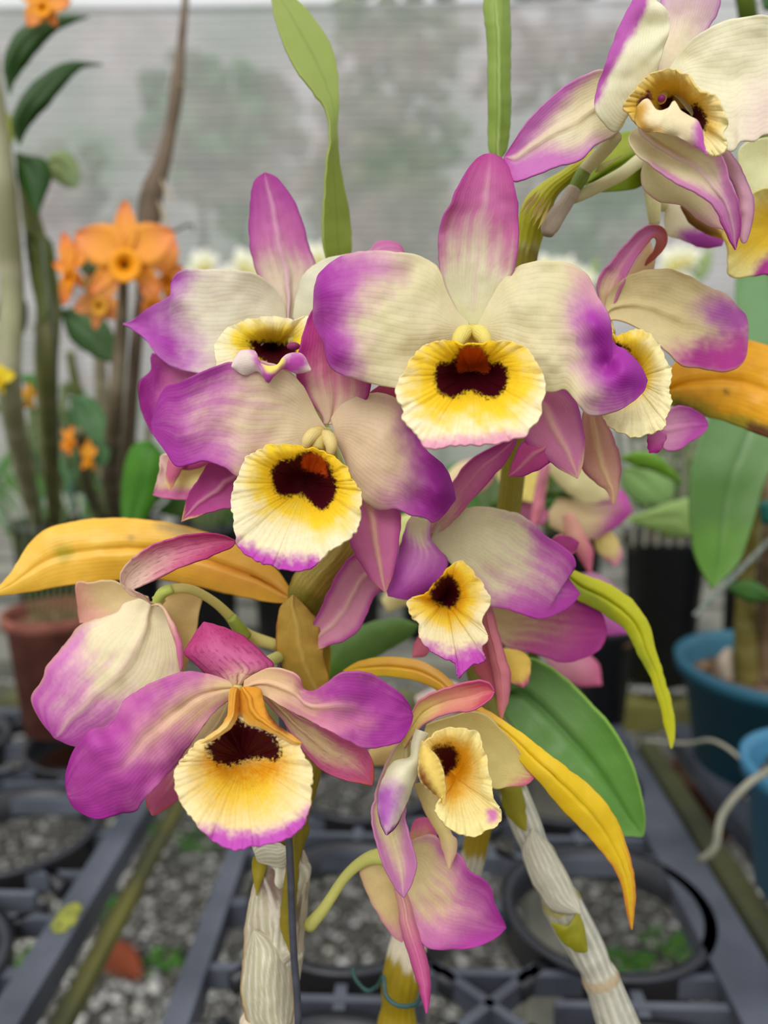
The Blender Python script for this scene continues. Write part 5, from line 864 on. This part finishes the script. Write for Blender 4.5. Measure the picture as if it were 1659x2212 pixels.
# leafy plants in the back pots
for k, (x, y, d, lab, hh) in enumerate([(100, 1120, .96, 'slender green orchid under the pale left canes', 330), (272, 1120, .97, 'leafy orchid behind the orange one', 160), (445, 1130, 1.0, 'low leafy orchid in the dark behind the left sepal', 120), (605, 1130, 1.04, 'leafy orchid behind the middle left flower', 130),
        (765, 1140, 1.06, 'leafy orchid behind the folded sheath', 130), (925, 1140, 1.08, 'leafy orchid behind the right lower flower', 160), (1085, 1140, 1.08, 'leafy orchid left of the blurred pink flowers', 170), (1240, 1130, 1.12, 'leafy orchid behind the blurred pink flowers', 170), (1440, 1150, .92, 'tall stemmy orchid right of the blurred pink flowers', 230), (1632, 1190, .90, 'leafy orchid behind the hanging leaf', 200)]):
    q = thing('background_orchid', P(x, y, d), lab, 'orchid')
    for j in range(6):
        xx = x+(rng.rand()-.5)*90; top = y-hh*(.5+.5*rng.rand())
        stem(q, [(x+(xx-x)*.6, y+8, d, 6), (xx, (y+top)/2, d, 8), (xx+30*(rng.rand()-.5), top, d, 6)], (92, 112, 66), (150, 150, 120))
        for s in range(4):
            yy = top+ (y-top)*(.05+.22*s); sg = 1 if (s+j) % 2 else -1; ln = 50+50*rng.rand()
            leafb(q, (xx, yy), (xx+sg*ln, yy-30+80*rng.rand()), [(xx+sg*ln*.5, yy-30)], [(xx+sg*ln*.5, yy+12)], d, (50+34*rng.rand(), 84+34*rng.rand(), 40), cup=3)

q = thing('background_orchid', P(200, 1120, .97), 'cluster of bare pale canes and thin grassy leaves left of the middle flower', 'orchid')
for (x0, y0, x1, y1, r, c) in [(210, 690, 222, 1130, 15, (150, 142, 118)), (325, 900, 285, 1130, 9, (168, 156, 138)), (150, 760, 205, 1130, 11, (112, 120, 70)), (20, 900, 150, 1130, 8, (104, 130, 96)), (75, 700, 170, 1130, 7, (120, 132, 100)), (180, 1000, 215, 1130, 7, (104, 130, 90)), (250, 980, 235, 1130, 8, (132, 128, 96))]:
    stem(q, [(x0, y0, .84, r*.8), ((x0+x1)/2+6, (y0+y1)/2, .90, r), (x1, y1, .97, r*.7)], c, tuple(min(255, k*1.3) for k in c))
for j in range(44):
    x = -20+330*rng.rand(); y = 1000+130*rng.rand(); a = (rng.rand()-.5)*120
    leafb(q, (200+(x-200)*.75, y+60), (x+a, y-90*rng.rand()), [(x-4, y-5)], [(x+6, y)], .93, (64+60*rng.rand(), 96+50*rng.rand(), 54+40*rng.rand()), cup=1)

# back row black pots
def bpot(x, y, rpx, d, label, mat=M_BLACK, hpx=None, base=None, name='plant_pot'):
    p = P(x, y, d); r = rpx*d/F; h = float(p[2]-BENCH) if hpx is None else hpx
    pot(name, label, (p[0], p[1], float(p[2])-h), r, h, None, mat, soil=True)
for x, y, r, d, l in [(100, 1125, 74, .96, 'black pot under the pale left canes'), (272, 1125, 74, .97, 'black pot under the orange orchid and the dry cane'), (445, 1130, 70, 1.0, 'black pot behind the yellow leaf, below the left sepal'), (605, 1130, 66, 1.04, 'black pot hidden behind the middle left flower'), (765, 1140, 66, 1.06, 'black pot behind the folded sheath'), (1440, 1150, 88, .92, 'black pot right of the blurred pink flowers'), (1632, 1190, 62, .90, 'black pot behind the hanging green leaf'), (1310, 1345, 62, .82, 'black pot behind the arching yellow-green leaf'), (925, 1140, 66, 1.08, 'black pot behind the right lower flower'), (1085, 1140, 66, 1.08, 'black pot behind the narrow frilled lip'), (1240, 1130, 66, 1.12, 'black pot behind the blurred pink flowers')]:
    bpot(x, y, r, d, l)
for x, y, r, d, l in [] and [(-10, 1120, 100, .95, 'black pot at the left edge under the pale canes'), (175, 1130, 95, 1.0, 'black pot behind the yellow leaf, second from the left edge'), (350, 1120, 90, 1.05, 'black pot behind the yellow leaf, below the bright green leaf'), (520, 1130, 80, 1.1, 'black pot hidden behind the middle left flower'), (700, 1140, 80, 1.15, 'black pot behind the folded sheath'), (1440, 1150, 90, .92, 'black pot right of the blurred pink flowers'), (1560, 1200, 86, .86, 'black pot behind the hanging green leaf'), (1330, 1330, 74, .78, 'black pot behind the yellow-green arching leaf'), (870, 1170, 90, 1.15, 'black pot behind the lower right flower')]:
    bpot(x, y, r, d, l)
bpot(118, 1318, 102, .80, 'terracotta pot at left below the yellow leaf', M_TERRA)
bpot(1690, 1430, 208, .72, 'teal blue plastic pot at the right edge', M_BLUE)
bpot(1812, 1655, 186, .54, 'lighter blue pot cut by the right edge, in front of the teal one', M_BLUE2)
# terracotta pots under the left tray
M_BR = plain('brown_plastic', (86, 44, 30), .6, .15, 20, .4)
p = G(150, 1700, 0); pot('plant_pot', 'brown pot on the ground under the left tray', (p[0], p[1], 0.02), .10, .17, None, M_BR)
p = G(1520, 1800, 0); pot('plant_pot', 'brown pot on the ground under the right tray', (p[0], p[1], 0.02), .09, .15, None, M_BR)
by = 1.62; t = thing('bench', (0, by, 0), 'weathered slatted bench behind the trays carrying the back row of pots', 'bench')
ys = 1.0
while ys < 1.9:
    mb = MB(); mb.box((-2.6, ys-.055, BENCH-.025), (2.6, ys+.055, BENCH)); mb.build('slat', M_WOODG, t, smooth=False); ys += .14
for x in (-2.4, -1.2, .2, 1.3, 2.4):
    mb = MB(); mb.box((x-.03, .95, BENCH-.07), (x+.03, 1.95, BENCH-.025)); mb.build('bearer', M_WOODG, t, smooth=False)
    for y in (.98, 1.88): mb = MB(); mb.box((x-.03, y, .02), (x+.03, y+.06, BENCH-.07)); mb.build('leg', M_WOODG, t, smooth=False)
def far_pot(x, y, label):
    pot('plant_pot', label, (x, y, BENCH+.002), .06, .11, None, M_BLACK, 'black pots on the far bench')
def onbench(x, d=1.7):
    q = P(x, 1100, d); k = inv((q[0], by, BENCH+.09)); return k[0], k[1], k[2]/1000
# plant in the terracotta pot: thin grassy stems
q = thing('background_orchid', P(128, 1310, .70), 'thin grassy stems growing in the terracotta pot', 'orchid')
for j in range(9):
    x = 60+15*j; stem(q, [(118+(x-128)*.75, 1335, .80-.03*(j % 3), 2.5), (118+(x-128)*1.1, 1210, .79-.03*(j % 3), 2.5), (x+(x-128)*.6, 1080+60*rng.rand(), .78, 1.5)], (110+20*rng.rand(), 130, 84))
# plants in the blue pots
q = thing('background_orchid', P(1620, 1480, .60), 'stems with roots rising from the teal pot', 'orchid')
stem(q, [(1615, 1480, .72, 26), (1610, 1380, .71, 24), (1612, 1250, .69, 18), (1625, 1150, .66, 16), (1640, 1000, .62, 14)], (116, 106, 50), (150, 140, 90))
stem(q, [(1655, 1490, .72, 20), (1650, 1350, .70, 18), (1660, 1180, .59, 16), (1665, 1000, .58, 14)], (120, 96, 70), (150, 130, 104))
stem(q, [(1572, 1475, .71, 12), (1565, 1430, .71, 15), (1575, 1400, .71, 6)], (186, 170, 150), name='root')
stem(q, [(1500, 1330, .58, 5), (1560, 1270, .58, 6), (1640, 1190, .58, 5), (1680, 1150, .58, 5)], (140, 150, 140), name='root')
leafb(q, (1680, 1290), (1560, 1265), [(1620, 1255)], [(1620, 1300)], .58, (62, 104, 40))
leafb(q, (1690, 1120), (1640, 1090), [(1660, 1080)], [(1650, 1130)], .56, (20, 96, 84))
# straps of roots / hose around the pots at lower right
M_ROOT = plain('grey_root', (140, 138, 122), .8, .2, 60, .3)
mb = MB(); mb.tube([P(1390, 1600, .62), P(1480, 1606, .60), P(1540, 1600, .58), P(1600, 1640, .56), P(1625, 1690, .55)], [.0014]*5, 8); tag(mb.build('root', M_ROOT), 'thin grey root hanging in front of the teal pot', 'root')
mb = MB(); mb.tube([P(1690, 1650, .50), P(1620, 1690, .50), P(1560, 1760, .50), P(1545, 1830, .50), P(1510, 1860, .51)], [.0024]*5, 8); tag(mb.build('root', M_ROOT), 'pale curved root reaching down from the light blue pot', 'root')
# large hanging leaf at right and its plant
q = thing('background_orchid', P(1720, 480, .44), 'plant at the right edge with a large hanging dark green leaf', 'orchid')
stem(q, [(1600, -40, .44, 18), (1612, 10, .44, 20), (1640, 200, .46, 18), (1690, 560, .45, 16), (1760, 1000, .46, 16), (1800, 1500, .5, 16)], (92, 110, 30))
blade(q, 'leaf', (1660, 560), (1538, 1274), [(1592, 600), (1594, 720), (1560, 850), (1525, 910), (1498, 994), (1489, 1085), (1500, 1196)], [(1760, 640), (1740, 850), (1690, 980), (1652, 1040), (1623, 1140), (1595, 1216)], 430, (10, 0, -10), cup=-3, rib=2, col=(86, 128, 56), lay=[('poly', [(1590, 600), (1700, 600), (1700, 740), (1590, 760)], (118, 158, 106), 30), ('poly', [(1520, 900), (1660, 900), (1640, 1000), (1500, 1010)], (110, 148, 92), 40), ('poly', [(1490, 1150), (1620, 1150), (1560, 1290), (1500, 1280)], (98, 146, 50), 30), ('rib', .03, (66, 106, 44), .6)], mat=M_LEAF, thick=.0012)
leafb(q, (1700, -60), (1650, 20), [(1650, -30)], [(1690, 20)], .42, (40, 84, 20))
# mid green leaves and a light one
q = thing('background_orchid', P(1440, 1140, .60), 'pale green leafy plant between the pink flowers and the hanging leaf', 'orchid')
leafb(q, (1350, 1120), (1500, 1155), [(1400, 1105), (1450, 1085), (1492, 1080)], [(1400, 1140), (1450, 1160)], .56, (142, 170, 96))
leafb(q, (1340, 990), (1475, 1045), [(1380, 975), (1430, 990)], [(1370, 1005), (1420, 1020)], .50, (98, 142, 30))
leafb(q, (1350, 1010), (1430, 1090), [(1345, 1050), (1380, 1090)], [(1400, 1000), (1450, 1030), (1455, 1070)], .60, (124, 158, 92))
for j in range(7):
    x = 1340+26*j; stem(q, [(x, 1180, .85, 5), (x+5, 1050, .85, 6), (x+20*(rng.rand()-.5), 900, .84, 5)], (130, 130, 112))
# pink and cream flowers behind
q = thing('background_orchid', P(1150, 1330, .42), 'blurred pink and cream orchid flowers behind the two right-hand flowers', 'orchid')
stem(q, [(1060, 1090, .40, 10), (1110, 1075, .40, 14), (1180, 1065, .40, 10), (1240, 1070, .40, 7)], (76, 106, 40))
stem(q, [(1100, 1075, .40, 12), (1130, 1200, .41, 13), (1150, 1400, .44, 14), (1160, 1600, .5, 14)], (100, 110, 50))
bgb = lambda nm, b, t, L_, R_, c, lay, dd=390: blade(q, nm, b, t, L_, R_, dd, (0, 0), cup=3, col=c, lay=lay, mat=M_PET, nu=30, nv=20, und=2)
bgb('lip', (1090, 985), (1150, 1085), [(1070, 1010), (1082, 1050), (1110, 1075)], [(1130, 985), (1175, 1010), (1180, 1060)], (240, 224, 130), [('poly', [(1095, 985), (1130, 980), (1125, 1010), (1100, 1012)], (120, 70, 30), 12), ('edge', .2, (236, 220, 190), .8)])
bgb('sepal', (1178, 1000), (1150, 1150), [(1158, 1050), (1148, 1110)], [(1180, 1050), (1170, 1110)], (226, 150, 168), [('u', .2, .8, (222, 132, 150))], 370)
bgb('petal', (1190, 985), (1325, 1085), [(1186, 1020), (1220, 1060), (1270, 1090)], [(1230, 985), (1290, 1010), (1320, 1040)], (226, 216, 164), [('u', .8, .95, (180, 60, 150))])
bgb('petal', (1185, 1120), (1366, 1105), [(1215, 1070), (1270, 1080), (1310, 1070), (1345, 1060)], [(1230, 1160), (1280, 1165), (1330, 1140)], (232, 210, 168), [('u', .5, .85, (206, 90, 176))], 400)
bgb('sepal', (1225, 1110), (1275, 1240), [(1225, 1160), (1258, 1215)], [(1250, 1130), (1280, 1190)], (232, 176, 156), [('u', .3, .8, (222, 120, 146))], 380)
bgb('lip', (1280, 1150), (1330, 1225), [(1290, 1190), (1318, 1215)], [(1320, 1150), (1345, 1190), (1340, 1212)], (236, 216, 140), [('u', .6, .9, (220, 150, 170))], 405)
bgb('petal', (1180, 1125), (1120, 1090), [(1150, 1130), (1125, 1120)], [(1165, 1080), (1140, 1078)], (216, 130, 170), [], 400)
bgb('petal', (950, 1080), (1070, 1000), [(980, 1010), (1030, 990)], [(1000, 1080), (1060, 1050)], (234, 216, 170), [('u', .6, 1, (216, 140, 180))], 410)
bgb('petal', (1085, 945), (1220, 1000), [(1080, 1000), (1140, 1010)], [(1130, 935), (1200, 950)], (240, 222, 176), [('u', .6, 1, (214, 130, 176))], 410)
bgb('petal', (1240, 1250), (1355, 1370), [(1250, 1320), (1300, 1370)], [(1290, 1240), (1350, 1290)], (214, 150, 190), [('u', .3, .9, (190, 90, 170))], 400)
bgb('petal', (1180, 1400), (1300, 1480), [(1200, 1450), (1250, 1480)], [(1240, 1400), (1290, 1430)], (226, 160, 176), [('u', .4, .9, (214, 110, 150))], 410)
bgb('petal', (830, 1310), (930, 1260), [(850, 1260), (900, 1240)], [(870, 1310), (910, 1300)], (224, 210, 150), [('u', .6, 1, (200, 110, 150))], 400)
bgb('petal', (900, 1520), (1010, 1490), [(925, 1490), (970, 1470)], [(930, 1560), (990, 1540)], (236, 224, 206), [('edge', .3, (214, 150, 190), .5)], 400)
bgb('petal', (850, 1180), (900, 1110), [(850, 1140), (870, 1115)], [(880, 1180), (900, 1140)], (224, 226, 150), [], 400)
bgb('petal', (800, 1640), (880, 1600), [(820, 1600)], [(840, 1650), (870, 1630)], (226, 196, 130), [], 300)
# white flowered plants near the cloth
for k, (x, y, n, lab) in enumerate([(490, 570, 7, 'blurred white-flowered orchid beyond the upper left flower'), (1225, 585, 7, 'blurred white-flowered orchid between the central and right flowers'), (1470, 560, 5, 'blurred pale-flowered orchid left of the right-edge flower'), (650, 560, 3, 'blurred white flowers behind the tall left sepal')]):
    ob = onbench(x); q = thing('background_orchid', P(ob[0], ob[1], ob[2]), lab, 'orchid')
    far_pot(*[float(t) for t in P(*ob)[:2]], 'black pot on the far bench')
    for j in range(n):
        xx = x+(rng.rand()-.5)*(120 if k != 2 else 60); yy = y-10+60*rng.rand()
        bg_flower(q, xx, yy, 30+14*rng.rand(), 1.7, (236, 236, 206), (240, 236, 236), (226, 216, 140), 60*rng.rand(), eye=(200, 190, 90))
        stem(q, [(xx, yy+10, 1.72, 4), (x, yy+160, 1.70, 6), (ob[0], ob[1], ob[2], 8)], (150, 164, 110))
    leafb(q, (x, y+80), (x+70, y-30), [(x+30, y+10)], [(x+60, y+30)], 1.72, (150, 172, 110))

# ---------------- light: overcast sky, soft sun through the greenhouse roof
w = bpy.data.worlds.new('sky'); SC.world = w; w.use_nodes = True; nt = w.node_tree; N = nt.nodes; L = nt.links
bg = N['Background']; tc = N.new('ShaderNodeTexCoord'); sp = N.new('ShaderNodeSeparateXYZ'); L.new(tc.outputs['Generated'], sp.inputs[0])
cr = N.new('ShaderNodeValToRGB'); L.new(sp.outputs['Z'], cr.inputs[0])
e = cr.color_ramp.elements; e[0].position = 0.0; e[0].color = (.42, .43, .41, 1); e[1].position = .75; e[1].color = (1, 1, 1.02, 1)
L.new(cr.outputs[0], bg.inputs[0]); bg.inputs[1].default_value = 1.34
sd = bpy.data.lights.new('sun', 'SUN'); so = bpy.data.objects.new('sun', sd); COL.objects.link(so)
sd.energy = 2.0; sd.angle = math.radians(38); sd.color = (1, .98, .94)
so.rotation_euler = (math.radians(48), 0, math.radians(-18))
